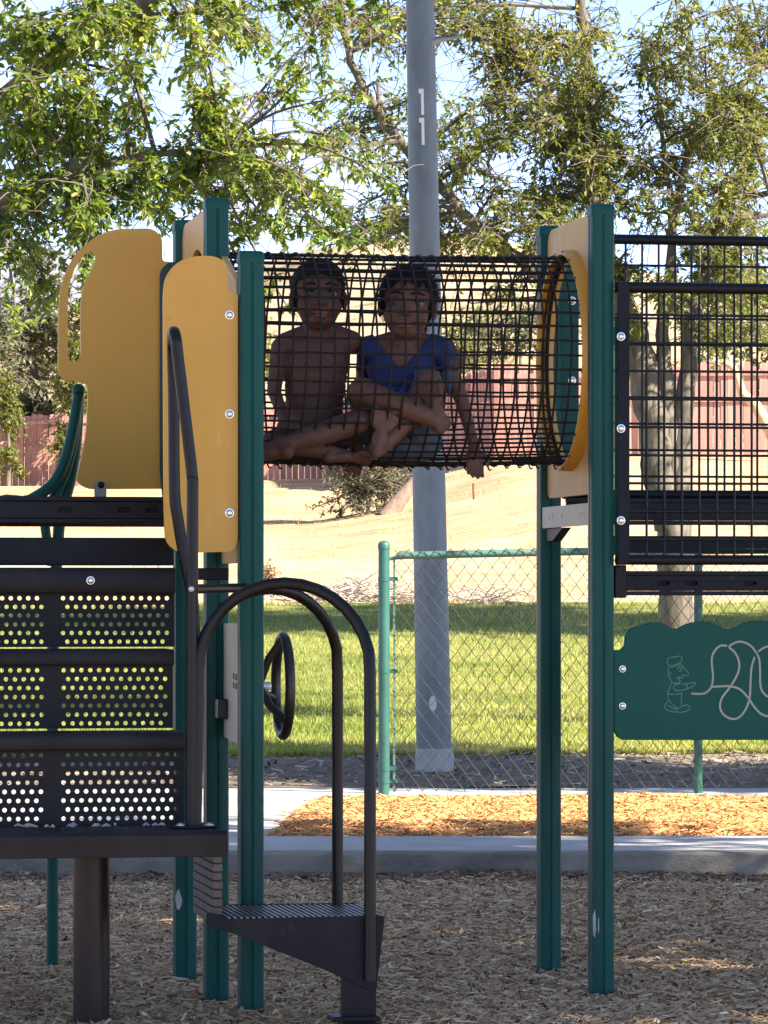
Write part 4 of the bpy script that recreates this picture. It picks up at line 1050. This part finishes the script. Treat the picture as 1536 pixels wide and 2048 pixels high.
stairs = [(-.16, 1135, 1187, 1294, 349), (-.40, 1299, 1331, 1457, 346), (-.64, 1466, 1501, 1652, 368)]
sv_ = [-.16, -.40, -.64]
for (v, yt, yn, yb, xr) in stairs:
    zt_, zn_, zb_ = Lv(180, yt, v - .02).z, Lv(180, yn, v - .02).z, Lv(180, yb, v).z
    ur = su(xr, yn, v)
    gap = (su(84, yb, v), su(126, yb, v))
    perf('stair_riser', UL, ur, zb_, zn_ + .002, v, brown, skip=(gap,))
    # tread with rounded nosing, running back to the next riser
    prof = [(v - .026, zn_), (v - .030, zn_ + .006), (v - .030, zt_ - .012), (v - .024, zt_ - .003), (v - .014, zt_), (v + .20, zt_), (v + .20, zt_ - .006), (v - .010, zt_ - .006), (v - .018, zn_)]
    if v == -.16: prof = [(a if a < v + .1 else v + .05, b) for a, b in prof]
    tr = MB().prism([prof], lambda a, b, s: (UL + s, a, b), ur - UL).build('stair_tread', brownw, PLAY, bevel=.002)
    if v == -.16: bolt(Lv(181, 1161, v - .030), (0, -1, 0), tr, .0098)
MB().box((UL - .02, -.66, .52), (UL - .001, -.10, 1.36)).build('stair_side', brown, PLAY, bevel=.003)
# landing
vl = -.95
zl = Lv(200, 1664, vl).z; zl2 = Lv(200, 1716, vl).z; ul = su(455, 1690, vl)
prof = [(vl, zl2), (vl - .004, zl - .012), (vl + .008, zl), (-.55, zl + .002), (-.55, zl - .02), (vl + .014, zl - .02), (vl + .012, zl2)]
ld = MB().prism([prof], lambda a, b, s: (UL + s, a, b), ul - UL).build('landing', brownw, PLAY, bevel=.002)
MB().box((ul - .012, vl + .0145, zl2), (ul - .001, -.63, zl - .0205)).build('landing_edge', brown, ld, bevel=.002)
# litter lying along the back of the landing
h_ = random.Random(8)
for i in range(16):
    px = h_.uniform(20, 330); c = Ld(px, 1640, 11.78); c = Vector((c.x, -.66 - h_.random() * .10, zl + .004)); s = .008 + .014 * h_.random(); a = h_.random() * 3
    MB().tube([c - Vector((math.cos(a) * s, math.sin(a) * s * .4, 0)), c + Vector((0, 0, .004)), c + Vector((math.cos(a) * s, math.sin(a) * s * .4, 0))], [.002, .0045, .002], 5).build('chip', chalk if i % 3 else MATS['bleached_wood'], ld)
col_c = Ld(183, 1800, 11.72)
MB().tube([(col_c.x, col_c.y, -.15), (col_c.x, col_c.y, zl - .022)], .0525, 28).build('landing_column', mat('brown_tube', (.016, .010, .009), spec=.25, rough=.35, var=.3, scale=3), PLAY)

# ---- side step
vs0, vs1 = -.95, -.50
zs = Lv(600, 1833, vs0).z
sp = plate_v('side_step', outl_r([(412, 1822, 10), (460, 1838, 0), (770, 1831, 8), (768, 1850, 4), (752, 1985, 6), (640, 1936, 0), (480, 1872, 20), (414, 1852, 10)], vs0), vs0, .006, mat('dark_blue_steel', (.009, .0105, .0155)), bevel=.0015)
ur = su(768, 1840, vs0); ul0 = su(456, 1836, vs0)
for k_ in range(26):                               # ribbed tread: separate bars
    u = ul0 + (ur - ul0 - .012) * k_ / 25
    MB().box((u, vs0 + .0065, zs - .012), (u + .0085, vs1, zs)).build('tread_bar', mat('worn_tread', (.16, .155, .15), rough=.45, metal=.5, var=.3), sp, smooth=False)
MB().box((ul0 - .003, vs1 + .0005, zs - .05), (ur - .004, vs1 + .006, zs + .002)).build('step_back_plate', brown, sp, smooth=False)
for k_ in range(9):                                # worn ribbed riser up to the landing
    z0_ = zs - .02 + k_ * (zl2 - zs + .05) / 9
    MB().box((ul0 - .040, vl + .02, z0_), (ul0 - .012 - .002 * (k_ % 2), vs1, z0_ + .022)).build('riser_slat', mat('worn_riser', (.075, .066, .055), rough=.7, var=.25, scale=12), sp, bevel=.003)
MB().box((su(684, 1985, vs0 + .02), vs0 + .01, -.12), (su(752, 1985, vs0 + .02), vs0 + .05, .17)).build('step_foot', brown, sp, bevel=.003)
MB().box((su(662, 2020, vs0 + .02), vs0 - .02, .035), (su(756, 2020, vs0 + .02), vs0 + .09, .050)).build('foot_flange', brown, sp, bevel=.003)

# ---- handrails (bent tube)
RT = .0172
tube_m = mat('handrail_coating', (.0075, .0072, .008), spec=.25, rough=.35, var=.2, scale=10, bump=.05, bscale=120)
va, vb = -.80, -.962
c0 = (569, 1338); rr = 172
path = [Lv(391, 1652, va), Lv(395, 1500, va), Lv(397, 1345, va)]
for a in np.linspace(math.pi, 0, 17)[1:-1]: path.append(Lv(c0[0] + rr * math.cos(a), c0[1] - rr * math.sin(a), va + (vb - va) * (1 - (math.cos(a) + 1) / 2 * 0 - (1 if a > 2.4 else a / 2.4))))
path += [Lv(740, 1345, vb), Lv(740, 1700, vb), Lv(740, 1962, vb)]
ar = MB().tube(path, RT, 14).build('arch_handrail', tube_m, PLAY); tag(ar, 'dark arched handrail beside the side step')
path = [Lv(675, 1812, -.54), Lv(675, 1600, -.54), Lv(675, 1350, -.54)]
for a in np.linspace(0, math.pi * .62, 11)[1:]: path.append(Lv(540 + 136 * math.cos(a), 1327 - 150 * math.sin(a), -.54 + (-.826 + .54) * (a / (math.pi * .62)) ** 1.3))
MB().tube(path, RT * .97, 14).build('inner_rail', tube_m, ar)
MB().box((su(340, 1656, va) , va - .04, zl + .0015), (su(432, 1656, va), va + .04, zl + .0085)).build('base_flange', brown, ar, bevel=.002)
for px in (360, 417): bolt(Vector((su(px, 1652, va), va - .01, zl + .0085)), (0, 0, 1), ar, .012)
vh = -.80
path = [Lv(383, 1652, vh), Lv(384, 1400, vh), Lv(385, 1000, vh), Lv(384, 950, vh), Lv(376, 880, vh), Lv(364, 780, vh), Lv(356, 715, vh), Lv(352, 680, vh), Lv(348, 664, vh + .03), Lv(345, 672, vh + .16), Lv(345, 700, vh + .24), Lv(347, 800, vh + .26), Lv(349, 980, vh + .26), Lv(356, 1040, vh + .26), Lv(368, 1110, vh + .26), Lv(380, 1170, vh + .26), Lv(388, 1230, vh + .26), Lv(392, 1400, vh + .26), Lv(392, 1640, vh + .26)]
hr = MB().tube(smooth_path(path, 5), RT * .98, 14).build('stair_handrail', tube_m, PLAY); tag(hr, 'dark bent handrail in front of the yellow side panel')
q0 = Lv(384, 1178, vh); q1 = Vector((FLu - .02, FLv - .03, q0.z + .004))
MB().tube([q0, q0.lerp(q1, .5), q1], RT * .8, 12).build('rail_strut', tube_m, hr)
bolt(q0 + Vector((-.004, -.0175, 0)), (-.3, -1, 0), hr, .006)

# ---- climber of curved green tubes behind the left deck
vc = 1.12
ball = Lv(157, 781, vc)
cbm = MB().sphere(ball, .0225, 20, 12).build('climber', green, PLAY); tag(cbm, 'green climber of curved tubes with a ball on top')
def ctube(pts, r): MB().tube(smooth_path(pts, 6), r, 12).build('climber_tube', green, cbm)
ctube([Lv(157, 790, vc), Lv(147, 850, vc), Lv(132, 915, vc), Lv(108, 965, vc), Lv(60, 1000, vc), Lv(-30, 1040, vc + .1), Lv(-60, 1400, vc + .1), Lv(-60, 1915, vc + .1)], .0185)
ctube([Lv(156, 790, vc + .03), Lv(148, 880, vc + .03), Lv(128, 955, vc + .03), Lv(100, 1010, vc + .03), Lv(90, 1050, vc + .03), Lv(104, 1130, vc + .05)], .016)
ctube([Lv(157, 790, vc + .06), Lv(152, 880, vc + .06), Lv(140, 960, vc + .06), Lv(124, 1020, vc + .06), Lv(116, 1080, vc + .06), Lv(106, 1300, vc + .06), Lv(105, 1700, vc + .06), Lv(105, 1930, vc + .06)], .0195)
# ================================================================ THE TWO CHILDREN IN THE TUNNEL
skin_a = mat('skin_deep', (.076, .038, .027), rough=.62, spec=.3, var=.16, scale=14, bump=.10, bscale=260)
skin_b = mat('skin_tan', (.108, .054, .037), rough=.62, spec=.3, var=.16, scale=14, bump=.10, bscale=260)
lip_a = mat('lips_deep', (.16, .060, .048), rough=.45, var=.06); lip_b = mat('lips_tan', (.20, .072, .058), rough=.45, var=.06)
hairm = mat('black_hair', (.006, .005, .0045), rough=.65, spec=.25, var=.3, scale=60, bump=.5, bscale=220)
tankm = mat('blue_jersey', (.0045, .016, .088), rough=.8, var=.15, scale=12, bump=.25, bscale=70)
denim = mat('denim', (.040, .066, .105), rough=.9, col2=(.085, .125, .18), scale=16, bump=.3, bscale=160)
shortm = mat('dark_shorts', (.018, .019, .024), rough=.9, var=.3, scale=10, bump=.3, bscale=60)
eyew = mat('eye_white', (.20, .19, .18), rough=.6, var=.02); iris = mat('dark_iris', (.012, .007, .005), rough=.15, var=.05)

class Fig:
    """collects body volumes; remeshes them into one continuous skin"""
    def __init__(s): s.mb = MB()
    def cap(s, a, b, r0, r1): s.mb.capsule(a, b, r0, r1, 14)
    def ell(s, c, r, M=None): s.mb.sphere(c, r, 18, 12, M)
    def torso(s, keys, n=16):
        for i in range(n + 1):
            t = i / n * (len(keys) - 1); k = min(int(t), len(keys) - 2); f = t - k; f = f * f * (3 - 2 * f)
            (a, ra), (b, rb) = keys[k], keys[k + 1]
            s.ell(Vector(a).lerp(Vector(b), f), [x + (y - x) * f for x, y in zip(ra, rb)])
def frame(fwd, up):
    f = Vector(fwd).normalized(); u = Vector(up); u = (u - f * u.dot(f)).normalized(); r = u.cross(f).normalized()
    return r, u, f       # r = image right when f points at the camera
def head(fig, c, fwd, up, s=1.0):
    r, u, f = frame(fwd, up); r = -(f.cross(u)) if False else r
    H = lambda x, y, z: Vector(c) + (r * x + u * y + f * z) * s
    M = Matrix((r, u, f)).transposed()
    E = lambda x, y, z, a, b, d: fig.ell(H(x, y, z), (a * s, b * s, d * s), M)
    E(0, .027, -.014, .073, .077, .088); E(0, -.026, .012, .060, .073, .069); E(0, -.072, .044, .031, .024, .028); E(0, -.050, .010, .050, .040, .055)
    for k in (-1, 1):
        E(k * .033, -.036, .047, .028, .029, .027); E(k * .0735, -.012, -.012, .0085, .029, .018); E(k * .010, -.0285, .081, .0085, .0075, .009)
        fig.cap(H(k * .014, .022, .066), H(k * .042, .021, .054), .0085 * s, .0085 * s)
    fig.cap(H(0, .004, .070), H(0, -.024, .085), .0066 * s, .0102 * s)
    E(0, -.0535, .0765, .021, .0062, .0085); E(0, -.0625, .0745, .018, .0065, .0085)
    fig.cap(H(0, -.05, -.022), H(0, -.150, -.030), .037 * s, .042 * s)
    return H, M, s
def hand(fig, wrist, d, nrm, s=1.0, curl=.35, thumb=1, spread=.12):
    """wrist, pointing direction, direction the palm faces; five unequal bent fingers"""
    d = Vector(d).normalized(); n = Vector(nrm); n = (n - d * n.dot(d)).normalized(); sd = d.cross(n)
    w = Vector(wrist)
    M = Matrix((sd, d, n)).transposed()
    fig.ell(w + d * .030 * s, (.027 * s, .036 * s, .0125 * s), M)
    fig.cap(w - d * .015 * s, w + d * .015 * s, .018 * s, .017 * s)
    for i, (off, ln) in enumerate(((-.0215, .040), (-.0075, .047), (.0070, .044), (.0200, .034))):
        p = w + d * .056 * s + sd * off * s * thumb
        dv = (d + sd * off * thumb * spread * 60 * .12).normalized(); r = .0068 * s
        for k, fr in enumerate((.45, .32, .26)):
            a = curl * (k * .9 + .35); v = (dv * math.cos(a) + n * math.sin(a)).normalized()
            q = p + v * ln * fr * s; fig.cap(p, q, r, r * .93); p = q; r *= .93
    p = w + d * .018 * s - sd * .022 * s * thumb
    q = p + (d * .6 - sd * .75 * thumb + n * .25).normalized() * .022 * s; fig.cap(p, q, .0085 * s, .0075 * s)
    q2 = q + (d * .9 - sd * .2 * thumb + n * .3).normalized() * .018 * s; fig.cap(q, q2, .0074 * s, .0065 * s)
def foot(fig, ankle, toe_dir, sole, s=1.0, side=1, wd=1.0):
    """ankle, direction heel to toes, direction the sole faces"""
    t = Vector(toe_dir).normalized(); n = Vector(sole); n = (n - t * n.dot(t)).normalized(); sd = t.cross(n) * side; a = Vector(ankle)
    heel = a - t * .022 * s + n * .026 * s; ball = a + t * .088 * s + n * .034 * s
    M = Matrix((sd, t, n)).transposed()
    fig.cap(a, heel, .027 * s, .025 * s); fig.cap(a, ball, .027 * s, .017 * s); fig.cap(heel, ball, .021 * s, .016 * s)
    fig.ell(ball, (.034 * s * wd, .026 * s, .015 * s), M); fig.ell(ball.lerp(heel, .5), (.026 * s * wd, .045 * s, .016 * s), M)
    for i, (o, ln, r) in enumerate(((-.026, .036, .0138), (-.0085, .034, .0098), (.006, .031, .0092), (.0195, .026, .0088), (.031, .020, .0082))):
        p = ball + t * .018 * s + sd * o * 1.12 * s * wd; fig.cap(p, p + t * ln * 1.15 * s + n * .008 * s, r * s * (.5 + .5 * wd), r * 1.05 * s * (.5 + .5 * wd))
def solid(name, fig, m, parent, base, voxel=.0036, smooth=4):
    """one continuous surface out of the overlapping volumes"""
    o = fig.mb.build(name + '_src', m, None, recalc=False)
    rm = o.modifiers.new('r', 'REMESH'); rm.mode = 'VOXEL'; rm.voxel_size = voxel
    sm = o.modifiers.new('s', 'SMOOTH'); sm.factor = .5; sm.iterations = smooth
    dg = bpy.context.evaluated_depsgraph_get(); dg.update()
    me = bpy.data.meshes.new_from_object(o.evaluated_get(dg)); me.name = name
    bpy.data.objects.remove(o)
    me.transform(Matrix.Translation(-Vector(base)))
    me.materials.clear(); me.materials.append(m); me.shade_smooth()
    ob = bpy.data.objects.new(name, me); COL.objects.link(ob); ob.parent = parent
    return ob
def shell(name, src, base, m, parent, pick, offset, thick=.0, wob=0.0, wscale=40.0):
    """garment or hair: the part of the skin chosen by pick(world points), lifted off along the normals"""
    me = src.data; n = len(me.vertices)
    co = np.empty(n * 3, np.float32); me.vertices.foreach_get('co', co); co = co.reshape(-1, 3)
    no = np.empty(n * 3, np.float32); me.vertices.foreach_get('normal', no); no = no.reshape(-1, 3)
    W = co + np.array(base)
    sel = pick(W, no)
    F_ = [tuple(p.vertices) for p in me.polygons if all(sel[v] for v in p.vertices)]
    used = sorted({v for f in F_ for v in f}); ix = {v: i for i, v in enumerate(used)}
    off = offset + (wob * (np.sin(W[:, 0] * wscale) * np.sin(W[:, 2] * wscale * 1.3 + 1) + .6 * np.sin(W[:, 0] * wscale * 2.3 + W[:, 2] * wscale * 1.9)) if wob else 0)
    C = co + no * (np.ones(n) * off)[:, None]
    mb = MB(); mb.add([tuple(C[v]) for v in used], [tuple(ix[v] for v in f) for f in F_])
    o = mb.build(name, m, parent, recalc=False, angle=180)
    sd = o.modifiers.new('t', 'SOLIDIFY'); sd.thickness = thick or offset; sd.offset = -1
    s2 = o.modifiers.new('s', 'SMOOTH'); s2.factor = .5; s2.iterations = 3
    return o
def strands(hair, parent, n, ln, seed):
    q = np.random.default_rng(seed); me = hair.data; m = len(me.vertices)
    co = np.empty(m * 3, np.float32); me.vertices.foreach_get('co', co); co = co.reshape(-1, 3)
    no = np.empty(m * 3, np.float32); me.vertices.foreach_get('normal', no); no = no.reshape(-1, 3)
    i = q.integers(0, m, n); P_, N_ = co[i], no[i]
    D = q.normal(0, .45, (n, 3)) + np.array([0, -.25, -.55]) + N_ * .30
    shp = np.array([(0, -.03, 0), (0, .03, 0), (.55, .022, .05), (1, 0, .02), (1, 0, .02), (.55, -.022, .05)])
    V, Q = leaf_mesh_arrays(P_ - N_ * .002, D, N_, ln * (.5 + q.random(n)), shp, np.array([(0, 1, 2, 5), (5, 2, 3, 4)]))
    o = np_mesh('hair_strands', V, Q, hairm, parent); o['kind'] = 'stuff'
def face(H, M, s, parent, base, lipm):
    b = Vector(base)
    for k in (-1, 1):
        MB().sphere(H(k * .0310, .000, .0590) - b, (.0150 * s, .0088 * s, .0100 * s), 16, 10, M).build('eye', eyew, parent)
        MB().sphere(H(k * .0310, .0005, .0660) - b, (.0086 * s, .0090 * s, .0040 * s), 12, 8, M).build('iris', iris, parent)
        MB().tube([H(k * .0150, .0050, .0685) - b, H(k * .030, .0105, .0705) - b, H(k * .0480, .0045, .0600) - b], [.0016 * s, .0026 * s, .0014 * s], 6).build('upper_lashes', hairm, parent)
        MB().tube([H(k * .0125, .0235, .0745) - b, H(k * .029, .0290, .0715) - b, H(k * .049, .0225, .0585) - b], [.0026 * s, .0036 * s, .0016 * s], 6).build('eyebrow', hairm, parent)
        MB().sphere(H(k * .0062, -.0335, .0850) - b, (.0034 * s, .0020 * s, .0030 * s), 8, 6, M).build('nostril', iris, parent)
    MB().sphere(H(0, -.0540, .0800) - b, (.0205 * s, .0050 * s, .0062 * s), 14, 8, M).sphere(H(0, -.0625, .0782) - b, (.0175 * s, .0056 * s, .0064 * s), 14, 8, M).build('lips', lipm, parent)
    MB().tube([H(-.0195, -.0580, .0745) - b, H(0, -.0583, .0852) - b, H(.0195, -.0580, .0745) - b], [.0010 * s, .0015 * s, .0010 * s], 6).build('mouth_line', iris, parent)
def head_xyz(W, H):
    o = np.array(H(0, 0, 0)); ax = [np.array(H(*e)) - o for e in ((1, 0, 0), (0, 1, 0), (0, 0, 1))]
    d = W - o; return [d @ a / (a @ a) for a in ax]
def hair_pick(H, line, jag=.006, side=.02):
    def f(W, no):
        x, y, z = head_xyz(W, H)
        front = line + jag * np.sin(x * 190) + .5 * jag * np.sin(x * 330 + 1) - 5.5 * x * x
        back = np.interp(z, [-.09, -.03, .012, .035, .075], [-.085, -.062, -.028, .036, line])
        h = np.where(z > .045, front, back)
        near = (np.abs(x) < .085) & (np.abs(y) < .13) & (np.abs(z) < .13)
        ear = (np.abs(x) > .068) & (y < .016) & (z > -.035)
        return near & (y > h) & ~ear
    return f

def on_seg(W, a, b, rad, tmax):
    a = np.array(a); b = np.array(b); d = b - a; t = ((W - a) @ d) / (d @ d); tc_ = np.clip(t, 0, 1)
    return (np.linalg.norm(W - (a + tc_[:, None] * d), axis=1) < rad) & (t < tmax) & (t > -.5)
DK = 12.84
# ---- child without a shirt, at the left
def child_a():
    base = at(640, 925, DK); root = empty('person', base)
    tag(root, 'shirtless child in dark shorts sitting cross legged at the left in the net tunnel', 'person')
    f = Fig(); P = lambda px, py, d=0.0: at(px, py, DK + d)
    H, M, s = head(f, P(637, 592, -.03), (.10, -1, .04), (.01, 0, 1), 1.13)
    # trunk
    f.torso([(P(634, 696), (.100, .056, .042)), (P(632, 730), (.106, .066, .045)), (P(630, 780), (.096, .066, .045)), (P(628, 835), (.092, .070, .045)), (P(628, 888, .01), (.106, .084, .050))])
    f.cap(P(639, 645), P(637, 690), .040, .052)
    f.cap(P(578, 688), P(696, 686), .036, .036); f.cap(P(618, 662), P(570, 686), .026, .033); f.cap(P(658, 660), P(704, 682), .026, .033)
    # right arm hangs to the lap, left arm lies round the other child's shoulders
    f.cap(P(560, 694, -.01), P(548, 782, -.04), .029, .023); f.cap(P(548, 782, -.04), P(572, 850, -.16), .022, .016)
    hand(f, P(574, 853, -.17), (1, -.25, -.12), (0, .2, -1), 1.0, curl=.5, thumb=-1)
    f.cap(P(710, 688, .02), P(800, 708, .125), .029, .024); f.cap(P(800, 708, .125), P(896, 694, .055), .023, .017)
    hand(f, P(900, 694, .045), (.30, -.75, -.62), (-.55, .8, -.2), 1.0, curl=.5, thumb=1)
    # crossed legs
    f.cap(P(652, 885, -.02), P(720, 842, -.19), .054, .041); f.cap(P(720, 842, -.19), P(640, 868, -.215), .040, .037); f.cap(P(640, 868, -.215), P(566, 889, -.235), .037, .026)
    foot(f, P(560, 890, -.235), (-1, .25, -.12), (-.1, -.5, -.9), 1.0)
    f.cap(P(602, 888, -.02), P(545, 884, -.16), .052, .038); f.cap(P(545, 884, -.16), P(664, 904, -.17), .036, .024)
    foot(f, P(668, 904, -.17), (1, .1, .05), (.1, -.6, -.8), .78)
    body = solid('body', f, skin_a, root, base)
    def sh(W, no):
        px = 768 + W[:, 0] * F / W[:, 1]; py = HZN - (W[:, 2] - EYE) * F / W[:, 1]; d = W[:, 1] - DK
        t1 = on_seg(W, P(652, 885, -.02), P(720, 842, -.19), .068, .72); t2 = on_seg(W, P(602, 888, -.02), P(545, 884, -.16), .064, .8)
        return ((py > 852) & (d > -.10) & (px > 560) & (px < 700)) | t1 | t2
    shell('shorts', body, base, shortm, root, sh, .007, wob=.002, wscale=60)
    strands(shell('hair', body, base, hairm, root, hair_pick(H, .050, .003), .0055, thick=.008, wob=.0012, wscale=260), root, 3500, .012, 1)
    face(H, M, s, root, base, lip_a)
child_a()
# ---- child in the blue sleeveless shirt
def child_b():
    base = at(810, 925, DK); root = empty('person', base)
    tag(root, 'child in blue sleeveless shirt and denim shorts sitting cross legged in the net tunnel', 'person')
    f = Fig(); P = lambda px, py, d=0.0: at(px, py, DK + d)
    H, M, s = head(f, P(815, 608, -.04), (-.06, -1, -.02), (.06, 0, 1), 1.15)
    f.torso([(P(808, 706), (.100, .056, .042)), (P(806, 740, .005), (.106, .068, .045)), (P(804, 790, .01), (.100, .070, .045)), (P(804, 845, .02), (.098, .074, .045)), (P(806, 892, .03), (.110, .086, .050))])
    f.cap(P(814, 660), P(809, 702), .039, .052)
    f.cap(P(750, 698), P(866, 700), .036, .036); f.cap(P(792, 676), P(742, 696), .026, .033); f.cap(P(832, 676), P(878, 698), .026, .033)
    f.cap(P(738, 702, .03), P(722, 790, .11), .028, .023); f.cap(P(722, 790, .11), P(716, 885, .12), .022, .016)
    hand(f, P(716, 888, .12), (-.2, .1, -1), (0, -1, -.1), 1.0, curl=.2)
    f.cap(P(884, 703, .0), P(922, 796, .02), .029, .024); f.cap(P(922, 796, .02), P(948, 890, .0), .023, .0165)
    hand(f, P(949, 896, .0), (.0, -.45, -.9), (-.2, .9, -.5), 1.05, curl=-.12, thumb=-1, spread=.2)
    # legs: knees up and apart, shins crossed, soles towards the camera
    f.cap(P(768, 880, .0), P(724, 782, -.17), .058, .043); f.cap(P(724, 782, -.17), P(785, 806, -.2), .041, .038); f.cap(P(785, 806, -.2), P(848, 830, -.225), .038, .029)
    foot(f, P(884, 846, -.20), (-.16, .10, 1), (-.5, -1, 0), .80, side=-1, wd=1.3)
    f.cap(P(848, 830, -.225), P(884, 846, -.20), .028, .029)
    f.cap(P(842, 882, .0), P(856, 764, -.15), .056, .040); f.cap(P(856, 764, -.15), P(826, 822, -.165), .041, .037); f.cap(P(826, 822, -.165), P(786, 872, -.185), .037, .028)
    foot(f, P(754, 896, -.215), (.22, .12, 1), (.1, -1, 0), .76, side=1, wd=1.4)
    f.cap(P(786, 872, -.185), P(754, 896, -.215), .028, .029)
    body = solid('body', f, skin_b, root, base)
    pxpy = lambda W: (768 + W[:, 0] * F / W[:, 1], HZN - (W[:, 2] - EYE) * F / W[:, 1], W[:, 1] - DK)
    def tank(W, no):
        px, py, d = pxpy(W)
        armL = 700 + (py - 690) * .12 ; inside = (px > 690) & (px < 916)
        vneck = (d < .03) & (py < 668 + 66 * (1 - np.clip(np.abs(px - 803) / 58, 0, 1) ** 1.2)) & (np.abs(px - 806) < 62)
        neckb = (py < 676)
        arm = ((px > 889) & (py > 738)) | ((px < 728) & (py > 742))
        leg = (d < -.085) & (py > 735)
        return inside & (py > 664) & (py < 878) & ~vneck & ~arm & ~leg & (d < .2) & ~((np.abs(px - 812) < 40) & neckb)
    def prnt(W, no):
        px, py, d = pxpy(W); return (np.abs(px - 798) < 30 * (1 - (py - 782) / 60.)) & (py > 778 + 5 * np.sin(px * .35)) & (py < 806) & (d < -.02) & tank(W, no)
    shell('shirt_print', body, base, mat('shirt_print', (.015, .075, .26), rough=.8, var=.3, scale=40), root, prnt, .0095, thick=.001, wob=.0022, wscale=46)
    shell('sleeveless_shirt', body, base, tankm, root, tank, .008, thick=.006, wob=.0022, wscale=46)
    def shorts(W, no):
        px, py, d = pxpy(W)
        hipbox = (py > 846) & (d > -.10)
        legl = (px < 770) & (py > 758) & (d > -.165) & (d < .05) & (px > 690) & (py + (px - 722) * .2 < 900)
        legr = (px > 826) & (py > 742) & (d > -.135) & (d < .06) & (px < 905)
        return (hipbox & (px > 735) & (px < 880)) | (legl & (py > 770) & (d > -.155)) | legr
    shell('denim_shorts', body, base, denim, root, shorts, .010, thick=.008, wob=.002, wscale=70)
    strands(shell('hair', body, base, hairm, root, hair_pick(H, .052, .010), .010, thick=.012, wob=.002, wscale=220), root, 4500, .022, 2)
    face(H, M, s, root, base, lip_b)
child_b()
